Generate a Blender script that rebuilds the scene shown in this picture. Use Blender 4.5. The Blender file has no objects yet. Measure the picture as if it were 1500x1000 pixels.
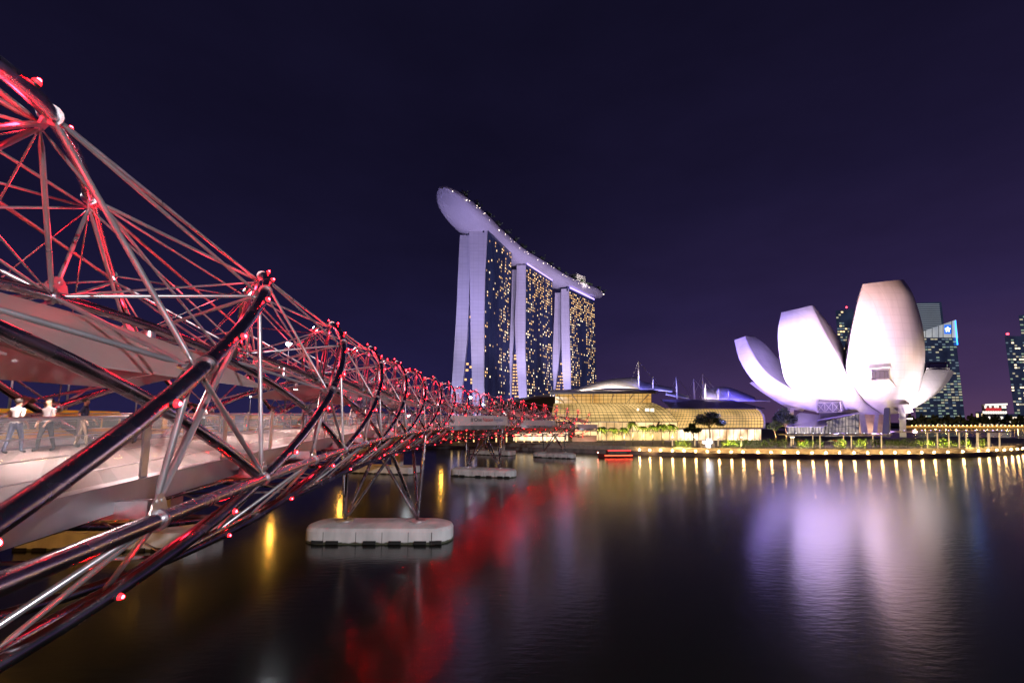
import bpy, bmesh, math, random
import numpy as np
from mathutils import Vector
R = math.radians
SC = bpy.context.scene
COL = SC.collection
rng = random.Random(7)

# ------------------------------------------------------------------ camera
CAM_H = 13.0
FPX, CYPX = 650.0, 543.0
PITCH = math.atan(74.0 / FPX)
cam_d = bpy.data.cameras.new('camera'); cam = bpy.data.objects.new('camera', cam_d); COL.objects.link(cam)
cam.location = (0, 0, CAM_H); cam.rotation_euler = (R(90) + PITCH, 0, 0)
cam_d.sensor_width = 36; cam_d.lens = FPX / 1500 * 36; cam_d.shift_y = (CYPX - 500) / 1500
cam_d.clip_start = 0.1; cam_d.clip_end = 9000
SC.camera = cam

# ------------------------------------------------------------------ night sky
W = bpy.data.worlds.new('World'); SC.world = W; W.use_nodes = True
nt = W.node_tree; nt.nodes.clear()
out = nt.nodes.new('ShaderNodeOutputWorld'); bg = nt.nodes.new('ShaderNodeBackground')
tc = nt.nodes.new('ShaderNodeTexCoord'); sx = nt.nodes.new('ShaderNodeSeparateXYZ')
nt.links.new(tc.outputs['Generated'], sx.inputs[0])
def ramp(tree, stops):
    r = tree.nodes.new('ShaderNodeValToRGB'); e = r.color_ramp.elements
    while len(e) > 1: e.remove(e[-1])
    e[0].position = stops[0][0]; e[0].color = (*stops[0][1], 1)
    for p, c in stops[1:]:
        n = e.new(p); n.color = (*c, 1)
    return r
rl = ramp(nt, [(0, (.016, .0125, .045)), (.15, (.0115, .0092, .033)), (.35, (.0072, .0057, .0185)), (.65, (.0052, .0042, .0130)), (1, (.0045, .004, .011))])
rr = ramp(nt, [(0, (.088, .042, .080)), (.06, (.056, .030, .074)), (.2, (.026, .0165, .053)), (.42, (.0105, .0075, .0245)), (.7, (.0056, .0044, .0132)), (1, (.0045, .004, .011))])
nt.links.new(sx.outputs['Z'], rl.inputs[0]); nt.links.new(sx.outputs['Z'], rr.inputs[0])
mr = nt.nodes.new('ShaderNodeMapRange'); mr.inputs['From Min'].default_value = -.12; mr.inputs['From Max'].default_value = .72
nt.links.new(sx.outputs['X'], mr.inputs['Value'])
mx = nt.nodes.new('ShaderNodeMix'); mx.data_type = 'RGBA'
nt.links.new(mr.outputs[0], mx.inputs['Factor']); nt.links.new(rl.outputs[0], mx.inputs[6]); nt.links.new(rr.outputs[0], mx.inputs[7])
cn = nt.nodes.new('ShaderNodeTexNoise'); cn.inputs['Scale'].default_value = 2.6; cn.inputs['Detail'].default_value = 5; cn.inputs['Roughness'].default_value = .55
cm = nt.nodes.new('ShaderNodeMapping'); cm.inputs['Scale'].default_value = (1, 1, 2.6); nt.links.new(tc.outputs['Generated'], cm.inputs[0]); nt.links.new(cm.outputs[0], cn.inputs['Vector'])
cr = nt.nodes.new('ShaderNodeMapRange'); cr.inputs['From Min'].default_value = .3; cr.inputs['From Max'].default_value = .7; cr.inputs['To Min'].default_value = .86; cr.inputs['To Max'].default_value = 1.16; nt.links.new(cn.outputs['Fac'], cr.inputs['Value'])
cs = nt.nodes.new('ShaderNodeVectorMath'); cs.operation = 'SCALE'; nt.links.new(mx.outputs[2], cs.inputs[0]); nt.links.new(cr.outputs[0], cs.inputs['Scale']); nt.links.new(cs.outputs[0], bg.inputs[0]); nt.links.new(bg.outputs[0], out.inputs[0])
bg.inputs[1].default_value = 1.0
for r_ in (rl, rr):
    for e_ in r_.color_ramp.elements: e_.color = (e_.color[0] * 1.08, e_.color[1] * 1.10, e_.color[2] * 1.32, 1)

SC.view_settings.view_transform = 'Standard'; SC.view_settings.look = 'None'
SC.view_settings.exposure = 0.0; SC.view_settings.gamma = 1.0
SC.cycles.use_denoising = True
try: SC.cycles.denoiser = 'OPENIMAGEDENOISE'
except Exception: pass
SC.cycles.max_bounces = 6; SC.cycles.diffuse_bounces = 2; SC.cycles.glossy_bounces = 4; SC.cycles.transparent_max_bounces = 24
SC.cycles.sample_clamp_indirect = 6.0; SC.cycles.caustics_reflective = False; SC.cycles.caustics_refractive = False

# ------------------------------------------------------------------ big lamps (floodlights of the place and added fills)
def spot(name, loc, target, power, color, size=70, blend=.6, radius=.6):
    l = bpy.data.lights.new(name, 'SPOT'); l.energy = power; l.color = color; l.spot_size = R(size); l.spot_blend = blend
    l.shadow_soft_size = radius
    o = bpy.data.objects.new(name, l); COL.objects.link(o); o.location = loc
    o.rotation_euler = (Vector(target) - Vector(loc)).to_track_quat('-Z', 'Y').to_euler()
    return o
def point(name, loc, power, color, radius=.15):
    l = bpy.data.lights.new(name, 'POINT'); l.energy = power; l.color = color; l.shadow_soft_size = radius
    o = bpy.data.objects.new(name, l); COL.objects.link(o); o.location = loc
    return o

# ------------------------------------------------------------------ pixel helpers (measurements of the photograph, 1500 px wide)
def ray(px, py):
    a = (px - 750) / FPX; b = (CYPX - py) / FPX
    c, s = math.cos(PITCH), math.sin(PITCH)
    return Vector((a, c - b * s, s + b * c))
def W3(px, py, Y):
    d = ray(px, py); t = Y / d.y
    return Vector((d.x * t, Y, CAM_H + d.z * t))
def G3(px, py, z=0.0):
    d = ray(px, py); t = (z - CAM_H) / d.z
    return Vector((d.x * t, d.y * t, z))

# ------------------------------------------------------------------ materials
MATS = {}
def nodes_of(m):
    m.use_nodes = True; return m.node_tree, m.node_tree.nodes['Principled BSDF']
def mat(name, color, rough=.5, metal=0.0, noise=0.0, nscale=3.0, emit=None, estr=0.0, alpha=1.0, trans=0.0, bump=0.0, bscale=20.0, spec=None, stretch=None, ior=None):
    if name in MATS: return MATS[name]
    m = bpy.data.materials.new(name); t, b = nodes_of(m)
    b.inputs['Base Color'].default_value = (*color, 1); b.inputs['Roughness'].default_value = rough; b.inputs['Metallic'].default_value = metal
    if ior: b.inputs['IOR'].default_value = ior
    if spec is not None: b.inputs['Specular IOR Level'].default_value = spec
    co = None
    if noise or bump:
        tcx = t.nodes.new('ShaderNodeTexCoord'); co = tcx.outputs['Object']
        if stretch:
            mp = t.nodes.new('ShaderNodeMapping'); mp.inputs['Scale'].default_value = stretch; t.links.new(co, mp.inputs[0]); co = mp.outputs[0]
    if noise:
        n = t.nodes.new('ShaderNodeTexNoise'); n.inputs['Scale'].default_value = nscale; n.inputs['Detail'].default_value = 6
        t.links.new(co, n.inputs['Vector'])
        r = ramp(t, [(.3, tuple(c * (1 - noise) for c in color)), (.7, tuple(min(1, c * (1 + noise * .6)) for c in color))])
        t.links.new(n.outputs['Fac'], r.inputs[0]); t.links.new(r.outputs[0], b.inputs['Base Color'])
        mr_ = t.nodes.new('ShaderNodeMapRange'); mr_.inputs['To Min'].default_value = max(0, rough - .12); mr_.inputs['To Max'].default_value = min(1, rough + .12)
        t.links.new(n.outputs['Fac'], mr_.inputs['Value']); t.links.new(mr_.outputs[0], b.inputs['Roughness'])
    if bump:
        n2 = t.nodes.new('ShaderNodeTexNoise'); n2.inputs['Scale'].default_value = bscale; n2.inputs['Detail'].default_value = 4
        t.links.new(co, n2.inputs['Vector'])
        bp = t.nodes.new('ShaderNodeBump'); bp.inputs['Strength'].default_value = bump; bp.inputs['Distance'].default_value = .05
        t.links.new(n2.outputs['Fac'], bp.inputs['Height']); t.links.new(bp.outputs[0], b.inputs['Normal'])
    if emit: b.inputs['Emission Color'].default_value = (*emit, 1); b.inputs['Emission Strength'].default_value = estr
    if alpha < 1: b.inputs['Alpha'].default_value = alpha
    if trans: b.inputs['Transmission Weight'].default_value = trans
    MATS[name] = m; return m

def water_mat():
    m = bpy.data.materials.new('water'); t, b = nodes_of(m)
    b.inputs['Base Color'].default_value = (.010, .011, .008, 1); b.inputs['IOR'].default_value = 1.37
    b.inputs['Roughness'].default_value = .25
    tcx = t.nodes.new('ShaderNodeTexCoord')
    def lay(scale, sc3, strength, dist, prev):
        mp = t.nodes.new('ShaderNodeMapping'); mp.inputs['Scale'].default_value = sc3; t.links.new(tcx.outputs['Object'], mp.inputs[0])
        n = t.nodes.new('ShaderNodeTexNoise'); n.inputs['Scale'].default_value = scale; n.inputs['Detail'].default_value = 3; t.links.new(mp.outputs[0], n.inputs['Vector'])
        bp = t.nodes.new('ShaderNodeBump'); bp.inputs['Strength'].default_value = strength; bp.inputs['Distance'].default_value = dist
        t.links.new(n.outputs['Fac'], bp.inputs['Height'])
        if prev: t.links.new(prev.outputs[0], bp.inputs['Normal'])
        return bp
    a = lay(.5, (.5, 1, 1), .05, .12, None)
    a = lay(2.2, (.4, 1, 1), .22, .05, a)
    t.links.new(a.outputs[0], b.inputs['Normal'])
    # broad calm and ruffled patches
    n = t.nodes.new('ShaderNodeTexNoise'); n.inputs['Scale'].default_value = .025; n.inputs['Detail'].default_value = 3; t.links.new(tcx.outputs['Object'], n.inputs['Vector'])
    mr_ = t.nodes.new('ShaderNodeMapRange'); mr_.inputs['From Min'].default_value = .3; mr_.inputs['From Max'].default_value = .7
    mr_.inputs['To Min'].default_value = .165; mr_.inputs['To Max'].default_value = .20
    t.links.new(n.outputs['Fac'], mr_.inputs['Value']); t.links.new(mr_.outputs[0], b.inputs['Roughness'])
    return m
def emis(name, color, s):
    return mat(name, (.02, .02, .02), .5, emit=color, estr=s)
def glass_lit(name, c1, c2, s, scale=.12, base=(.03, .03, .03), stretch=None):
    """Glossy pane with an uneven glow put into its emission, warm where rooms are lit."""
    if name in MATS: return MATS[name]
    m = mat(name, base, .15); t = m.node_tree; b = t.nodes['Principled BSDF']
    tcx = t.nodes.new('ShaderNodeTexCoord'); co = tcx.outputs['Object']
    if stretch:
        mp = t.nodes.new('ShaderNodeMapping'); mp.inputs['Scale'].default_value = stretch; t.links.new(co, mp.inputs[0]); co = mp.outputs[0]
    n = t.nodes.new('ShaderNodeTexNoise'); n.inputs['Scale'].default_value = scale; n.inputs['Detail'].default_value = 5; t.links.new(co, n.inputs['Vector'])
    r = ramp(t, [(.32, c1), (.68, c2)]); t.links.new(n.outputs['Fac'], r.inputs[0]); t.links.new(r.outputs[0], b.inputs['Emission Color'])
    b.inputs['Emission Strength'].default_value = s
    return m

M_STEEL = mat('stainless_steel', (.62, .58, .60), .24, 1.0, noise=.10, nscale=2.0)
M_STEELB = mat('brushed_steel', (.66, .62, .63), .34, 1.0, noise=.12, nscale=6.0)
M_CONC = mat('concrete', (.42, .40, .38), .8, noise=.25, nscale=.8, bump=.15, bscale=6)
M_CONCL = mat('pale_concrete', (.60, .58, .56), .75, noise=.16, nscale=.5)
M_DARK = mat('dark_metal', (.05, .05, .055), .45, .6)
M_BLACK = mat('black_rubber', (.012, .012, .012), .7)

def seams(m, sx_, sz_, amount, mortar=.012):
    """Fine cladding joints over the material's own colour, on faces seen in the XZ and YZ planes."""
    t = m.node_tree; b = t.nodes['Principled BSDF']; tcx = t.nodes.new('ShaderNodeTexCoord'); sp = t.nodes.new('ShaderNodeSeparateXYZ'); cb = t.nodes.new('ShaderNodeCombineXYZ')
    ad = t.nodes.new('ShaderNodeMath'); ad.operation = 'ADD'; t.links.new(tcx.outputs['Object'], sp.inputs[0]); t.links.new(sp.outputs['X'], ad.inputs[0]); t.links.new(sp.outputs['Y'], ad.inputs[1])
    t.links.new(ad.outputs[0], cb.inputs[0]); t.links.new(sp.outputs['Z'], cb.inputs[1])
    br = t.nodes.new('ShaderNodeTexBrick'); br.inputs['Scale'].default_value = 1.0; br.inputs['Brick Width'].default_value = sx_; br.inputs['Row Height'].default_value = sz_; br.inputs['Mortar Size'].default_value = mortar * sz_ * 4
    br.inputs['Color1'].default_value = (1, 1, 1, 1); br.inputs['Color2'].default_value = (1 - amount * .25,) * 3 + (1,); br.inputs['Mortar'].default_value = (1 - amount,) * 3 + (1,); br.offset = 0
    t.links.new(cb.outputs[0], br.inputs['Vector'])
    mu = t.nodes.new('ShaderNodeMix'); mu.data_type = 'RGBA'; mu.blend_type = 'MULTIPLY'; mu.inputs['Factor'].default_value = 1
    src = b.inputs['Base Color'].links[0].from_socket if b.inputs['Base Color'].links else None
    if src: t.links.new(src, mu.inputs[6])
    else: mu.inputs[6].default_value = b.inputs['Base Color'].default_value
    t.links.new(br.outputs[0], mu.inputs[7]); t.links.new(mu.outputs[2], b.inputs['Base Color'])
def translucent(m, f=.5, col=(.8, .72, .72), follow=False):
    t = m.node_tree; b_ = t.nodes['Principled BSDF']; o_ = t.nodes['Material Output']; tr = t.nodes.new('ShaderNodeBsdfTranslucent'); tr.inputs[0].default_value = (*col, 1)
    if follow and b_.inputs['Base Color'].links: t.links.new(b_.inputs['Base Color'].links[0].from_socket, tr.inputs[0])
    mx_ = t.nodes.new('ShaderNodeMixShader'); mx_.inputs[0].default_value = f; t.links.new(b_.outputs[0], mx_.inputs[1]); t.links.new(tr.outputs[0], mx_.inputs[2]); t.links.new(mx_.outputs[0], o_.inputs[0])
# ------------------------------------------------------------------ mesh building
class MB:
    def __init__(s): s.v = []; s.f = []; s.mi = []
    def quad(s, a, b, c, d, m=0):
        i = len(s.v); s.v += [a, b, c, d]; s.f.append((i, i + 1, i + 2, i + 3)); s.mi.append(m)
    def poly(s, pts, m=0):
        i = len(s.v); s.v += list(pts); s.f.append(tuple(range(i, i + len(pts)))); s.mi.append(m)
    def grid(s, rows, m=0, flip=False):
        i = len(s.v); n = len(rows[0])
        for r in rows: s.v += list(r)
        for a in range(len(rows) - 1):
            for b in range(n - 1):
                q = (i + a * n + b, i + a * n + b + 1, i + (a + 1) * n + b + 1, i + (a + 1) * n + b)
                s.f.append(q[::-1] if flip else q); s.mi.append(m)
    def box(s, c, size, rz=0.0, m=0, ax=None):
        c = Vector(c); hx, hy, hz = size[0] / 2, size[1] / 2, size[2] / 2
        if ax: X, Y, Z = ax
        else:
            X = Vector((math.cos(rz), math.sin(rz), 0)); Y = Vector((-math.sin(rz), math.cos(rz), 0)); Z = Vector((0, 0, 1))
        i = len(s.v)
        for k in ((-1, -1, -1), (1, -1, -1), (1, 1, -1), (-1, 1, -1), (-1, -1, 1), (1, -1, 1), (1, 1, 1), (-1, 1, 1)):
            s.v.append(c + X * hx * k[0] + Y * hy * k[1] + Z * hz * k[2])
        for q in ((0, 3, 2, 1), (4, 5, 6, 7), (0, 1, 5, 4), (1, 2, 6, 5), (2, 3, 7, 6), (3, 0, 4, 7)):
            s.f.append(tuple(i + j for j in q)); s.mi.append(m)
    def hexa(s, p, m=0):
        """p: 4 bottom points then 4 top points, same turn."""
        i = len(s.v); s.v += list(p)
        for q in ((0, 3, 2, 1), (4, 5, 6, 7), (0, 1, 5, 4), (1, 2, 6, 5), (2, 3, 7, 6), (3, 0, 4, 7)):
            s.f.append(tuple(i + j for j in q)); s.mi.append(m)
    def tube(s, pts, r, n=10, m=0, caps=True):
        pts = [Vector(p) for p in pts]; N = len(pts)
        rs = r if isinstance(r, (list, tuple)) else [r] * N
        t0 = (pts[1] - pts[0]).normalized()
        u = t0.cross(Vector((0, 0, 1)))
        if u.length < 1e-3: u = t0.cross(Vector((1, 0, 0)))
        u.normalize(); i0 = len(s.v)
        for k in range(N):
            t = (pts[min(k + 1, N - 1)] - pts[max(k - 1, 0)]).normalized()
            u = (u - t * u.dot(t)).normalized(); w = t.cross(u)
            for j in range(n):
                a = 2 * math.pi * j / n
                s.v.append(pts[k] + (u * math.cos(a) + w * math.sin(a)) * rs[k])
        for k in range(N - 1):
            for j in range(n):
                j2 = (j + 1) % n
                s.f.append((i0 + k * n + j, i0 + k * n + j2, i0 + (k + 1) * n + j2, i0 + (k + 1) * n + j)); s.mi.append(m)
        if caps:
            s.f.append(tuple(i0 + j for j in reversed(range(n)))); s.mi.append(m)
            s.f.append(tuple(i0 + (N - 1) * n + j for j in range(n))); s.mi.append(m)
    def sweep(s, sections, m=0, closed=True, caps=True):
        """sections: list of equal-length point lists (closed outlines)."""
        i0 = len(s.v); n = len(sections[0])
        for r in sections: s.v += list(r)
        for k in range(len(sections) - 1):
            for j in range(n if closed else n - 1):
                j2 = (j + 1) % n
                s.f.append((i0 + k * n + j, i0 + k * n + j2, i0 + (k + 1) * n + j2, i0 + (k + 1) * n + j)); s.mi.append(m)
        if caps and closed:
            s.f.append(tuple(i0 + j for j in reversed(range(n)))); s.mi.append(m)
            s.f.append(tuple(i0 + (len(sections) - 1) * n + j for j in range(n))); s.mi.append(m)
    def ball(s, c, r, m=0, seg=8, ring=5, sz=1.0):
        c = Vector(c); rows = []
        for a in range(ring + 1):
            th = math.pi * a / ring
            rows.append([c + Vector((math.sin(th) * math.cos(2 * math.pi * b / seg), math.sin(th) * math.sin(2 * math.pi * b / seg), math.cos(th) * sz)) * r for b in range(seg + 1)])
        s.grid(rows, m, True)
    def build(s, name, mats, parent=None, smooth=False, weld=False):
        me = bpy.data.meshes.new(name)
        o_ = wloc(parent) if parent else Vector((0, 0, 0))
        me.from_pydata([tuple(Vector(p) - o_) for p in s.v], [], s.f)
        if not isinstance(mats, (list, tuple)): mats = [mats]
        for mm in mats: me.materials.append(mm)
        if len(mats) > 1: me.polygons.foreach_set('material_index', s.mi)
        if weld:
            b = bmesh.new(); b.from_mesh(me); bmesh.ops.remove_doubles(b, verts=b.verts, dist=1e-4); bmesh.ops.recalc_face_normals(b, faces=b.faces); b.to_mesh(me); b.free()
        if smooth:
            me.shade_smooth()
            if smooth != True:
                try: me.set_sharp_from_angle(angle=R(smooth))
                except Exception: pass
        me.update()
        o = bpy.data.objects.new(name, me); COL.objects.link(o)
        if parent: o.parent = parent
        return o
def wloc(o):
    v = Vector((0, 0, 0))
    while o: v += o.location; o = o.parent
    return v
def tag(o, label=None, cat=None, group=None, kind=None):
    if label: o['label'] = label
    if cat: o['category'] = cat
    if group: o['group'] = group
    if kind: o['kind'] = kind
    return o
def thing(name, loc, label, cat, group=None):
    o = bpy.data.objects.new(name, None); COL.objects.link(o); o.location = loc; o.empty_display_size = .5
    return tag(o, label, cat, group)
def copy_tree(o, loc=None, rz=None, scale=None, parent=None):
    c = o.copy(); COL.objects.link(c)
    if parent: c.parent = parent
    if loc is not None: c.location = loc
    if rz is not None: c.rotation_euler = (0, 0, rz)
    if scale is not None: c.scale = (scale,) * 3
    for ch in list(o.children): copy_tree(ch, parent=c)
    return c
ORD = ['first', 'second', 'third', 'fourth', 'fifth', 'sixth', 'seventh', 'eighth', 'ninth', 'tenth', 'eleventh', 'twelfth', 'thirteenth', 'fourteenth', 'fifteenth', 'sixteenth', 'seventeenth', 'eighteenth', 'nineteenth', 'twentieth']
ORD += ['twenty-' + x for x in ORD[:9]] + ['thirtieth'] + ['thirty-' + x for x in ORD[:9]] + ['fortieth']
def spline(pts, n):
    """Catmull-Rom through 3D points, n samples by chord length."""
    P = [Vector(p) for p in pts]; P = [P[0] * 2 - P[1]] + P + [P[-1] * 2 - P[-2]]
    dense = []
    for i in range(1, len(P) - 2):
        for k in range(24):
            t = k / 24; a, b, c, d = P[i - 1], P[i], P[i + 1], P[i + 2]
            dense.append(.5 * ((2 * b) + (c - a) * t + (2 * a - 5 * b + 4 * c - d) * t * t + (3 * b - a - 3 * c + d) * t ** 3))
    dense.append(P[-2])
    L = [0]
    for i in range(1, len(dense)): L.append(L[-1] + (dense[i] - dense[i - 1]).length)
    o = []; j = 0
    for k in range(n):
        q = L[-1] * k / (n - 1)
        while j < len(L) - 2 and L[j + 1] < q: j += 1
        t = (q - L[j]) / max(1e-9, L[j + 1] - L[j]); o.append(dense[j].lerp(dense[j + 1], min(1, max(0, t))))
    return o
def text_mesh(name, body, size, ext, m, parent, align='LEFT'):
    """Lettering as a real mesh (lies in its local XZ plane after the caller turns it)."""
    cv = bpy.data.curves.new(name, 'FONT'); cv.body = body; cv.size = size; cv.extrude = ext; cv.align_x = align
    t = bpy.data.objects.new(name, cv); COL.objects.link(t); bpy.context.view_layer.update()
    me = bpy.data.meshes.new_from_object(t.evaluated_get(bpy.context.evaluated_depsgraph_get()))
    bpy.data.objects.remove(t); bpy.data.curves.remove(cv)
    me.materials.clear(); me.materials.append(m)
    o = bpy.data.objects.new(name, me); COL.objects.link(o); o.parent = parent
    return o
# stadium floodlight far behind the camera, which throws light over the pontoons and tubes
spot('stadium_flood', (95, -90, 48), (-6, 60, 4), 760000, (.92, .95, 1.0), 60, .5, 1.5)
#@@SETTING
# ================================================================== WATER, LAND
b = MB(); NX = 60
b.quad(Vector((-4000, -600, 0)), Vector((4000, -600, 0)), Vector((4000, 5000, 0)), Vector((-4000, 5000, 0)))
tag(b.build('water', water_mat()), kind='structure')
M_PAVE = mat('promenade_paving', (.36, .32, .28), .7, noise=.2, nscale=.6)
M_QUAY = mat('quay_wall', (.24, .20, .19), .75, noise=.45, nscale=.35, stretch=(1, 1, .25), bump=.3, bscale=2)
shore_px = [(560, 655.5), (640, 656.5), (720, 658.5), (800, 661), (880, 664), (960, 667), (1040, 669), (1120, 670.5), (1200, 671.5), (1290, 671.5), (1370, 670.5), (1440, 668), (1500, 664), (1560, 659), (1610, 653)]
SHORE = spline([G3(x, y, 0) for x, y in shore_px], 60)
def inland(i, d, z):
    t = (SHORE[min(i + 1, 59)] - SHORE[max(i - 1, 0)]).normalized(); n = Vector((-t.y, t.x, 0))
    if n.y < 0: n = -n
    p = SHORE[i] + n * d; p.z = z; return p
Z1, Z2 = 1.45, 2.9
b = MB()
for i in range(59):
    b.quad(inland(i, 0, -1), inland(i + 1, 0, -1), inland(i + 1, 0, Z1), inland(i, 0, Z1))
tag(b.build('quay_wall', M_QUAY), 'long dark concrete quay wall rising from the bay below the lit promenade', 'quay wall')
b = MB(); b.grid([[inland(i, 0, Z1) for i in range(60)], [inland(i, 3.2, Z1 + .004) for i in range(60)]])
tag(b.build('boardwalk', M_PAVE), kind='structure')
b = MB()
for i in range(59): b.quad(inland(i, 3.2, Z1), inland(i + 1, 3.2, Z1), inland(i + 1, 3.2, Z2), inland(i, 3.2, Z2))
for i in range(59): b.hexa([inland(i, 3.05, Z2), inland(i + 1, 3.05, Z2), inland(i + 1, 3.5, Z2), inland(i, 3.5, Z2), inland(i, 3.05, Z2 + .25), inland(i + 1, 3.05, Z2 + .25), inland(i + 1, 3.5, Z2 + .25), inland(i, 3.5, Z2 + .25)])
tag(b.build('terrace_wall', mat('terrace_stone', (.42, .37, .32), .7, noise=.2, nscale=.8)), 'low pale stepped wall with coping along the back of the boardwalk', 'wall')
b = MB()
b.grid([[inland(i, 3.3, Z2 - .004) for i in range(60)], [inland(i, 14, Z2 + .02) for i in range(60)], [inland(i, 32, 3.36) for i in range(60)], [inland(i, 60, 3.38) for i in range(60)]])
tag(b.build('promenade', M_PAVE), kind='structure')
b = MB(); b.poly([Vector((-130, 250, 3.34)), Vector((60, 205, 3.34)), Vector((190, 205, 3.34)), Vector((245, 330, 3.34)), Vector((420, 900, 3.34)), Vector((-300, 900, 3.34)), Vector((-220, 300, 3.34))])
tag(b.build('ground', mat('ground', (.12, .11, .10), .9, noise=.3, nscale=.05)), kind='structure')
# far shore across the bay
b = MB(); FY = 880
b.hexa([Vector((300, FY, -1)), Vector((2600, FY - 250, -1)), Vector((2600, 3000, -1)), Vector((300, 3000, -1)), Vector((300, FY, 4)), Vector((2600, FY - 250, 4)), Vector((2600, 3000, 4)), Vector((300, 3000, 4))])
tag(b.build('far_shore', mat('far_ground', (.10, .09, .08), .9)), kind='structure')

# ================================================================== DOUBLE-HELIX FOOTBRIDGE
P_, PH_, X0_, Z0_, TH_, K0_, K1_, ZC1_, ZC2_ = 59.5828, -.9392224, 9.271915, .5612635, -.2207875, .00428572, 1.98e-7, .0265027, -.000173766
RO, RI, DZI = 5.4, 4.75, -2.7
S0, S1 = -14.0, 197.0
_a = np.arange(0, 260, .25); _h = TH_ + K0_ * _a + .5 * K1_ * _a * _a
_x = np.concatenate([[0], np.cumsum(np.sin(_h) * .25)[:-1]]) - X0_ * math.cos(TH_)
_y = np.concatenate([[0], np.cumsum(np.cos(_h) * .25)[:-1]]) + X0_ * math.sin(TH_)
def LAT(s, a=0.0, z=0.0):
    """World point at arc length s along the bridge, a to its bay side, z above its axis."""
    if s < 0: x = _x[0] + s * math.sin(TH_); y = _y[0] + s * math.cos(TH_); h = TH_; zz = Z0_
    else:
        x = np.interp(s, _a, _x); y = np.interp(s, _a, _y); h = np.interp(s, _a, _h); zz = Z0_ + ZC1_ * s + ZC2_ * s * s
    return Vector((x + a * math.cos(h), y - a * math.sin(h), CAM_H + zz + z))
def HEAD(s): return float(np.interp(max(0, s), _a, _h))
def OUT(s, phi, r=RO): return LAT(s, r * math.cos(phi), r * math.sin(phi))
def INN(s, be, r=RI): return LAT(s, r * math.cos(be), DZI + r * math.sin(be))
STEP = P_ / 6
SN = (R(-27.5) - PH_) / (2 * math.pi) * P_ + STEP                     # a node where both helices meet
def s_out(k, phi): return SN + k * STEP + (phi - R(-27.5)) / (2 * math.pi) * P_
def s_inn(j, be): return SN + j * STEP - (be - R(2.5)) / (2 * math.pi) * P_
base0 = LAT(60, 0, 0); base0.z = 0
HB = thing('helix_footbridge', base0, 'long curved steel footbridge wrapped in a double helix of tubes with red lights', 'footbridge')
CAMP = Vector((0, 0, CAM_H))
def vis_key(p):
    return (p - CAMP).length + (1000 if p.y < 1.5 or abs(p.x) > p.y * 1.25 + 2 else 0)
def parts_and_rest(items, name, restname, mats, parent, cap=100, smooth=True):
    """items: (key point, builder(mb)); the nearest become parts, the rest one stuff part."""
    items = sorted(items, key=lambda t: vis_key(t[0]))
    for p, fn in items[:cap]:
        m = MB(); fn(m); m.build(name, mats, parent, smooth)
    if len(items) > cap:
        m = MB()
        for p, fn in items[cap:]: fn(m)
        tag(m.build(restname, mats, parent, smooth), kind='stuff')

def arc(fn_s, fn_p, a0, a1, n):
    pts = []
    for i in range(n):
        a = a0 + (a1 - a0) * i / (n - 1); s = fn_s(a)
        if S0 <= s <= S1: pts.append(fn_p(s, a))
    return pts
M_OUT = mat('outer_tube_steel', (.46, .41, .45), .25, 1.0, noise=.12, nscale=1.5, bump=.03, bscale=9)
for k in range(-5, 21):
    pts = arc(lambda a: s_out(k, a), OUT, R(-147.5), R(212.5), 97)
    if len(pts) > 3:
        m = MB(); m.tube(pts, .14, 14 if k < 6 else 8); m.build('outer_tube', M_OUT, HB, True)
for j in range(-3, 24):
    pts = arc(lambda a: s_inn(j, a), INN, R(2.5), R(177.5), 61)
    if len(pts) > 3:
        m = MB(); m.tube(pts, .13, 14 if j < 7 else 8); m.build('inner_tube', M_OUT, HB, True)
def run(a, z, s0=S0, s1=S1, d=1.5):
    n = int((s1 - s0) / d) + 1
    return [LAT(s0 + (s1 - s0) * i / n, a, z) for i in range(n + 1)]
for sg in (1, -1):
    m = MB(); m.tube(run(4.82 * sg, -2.5), .14, 12); m.build('chord_tube', M_OUT, HB, True)
    m = MB(); m.tube(run(2.6 * sg, -4.5), .11, 10); m.build('bottom_chord_tube', M_OUT, HB, True)

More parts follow.
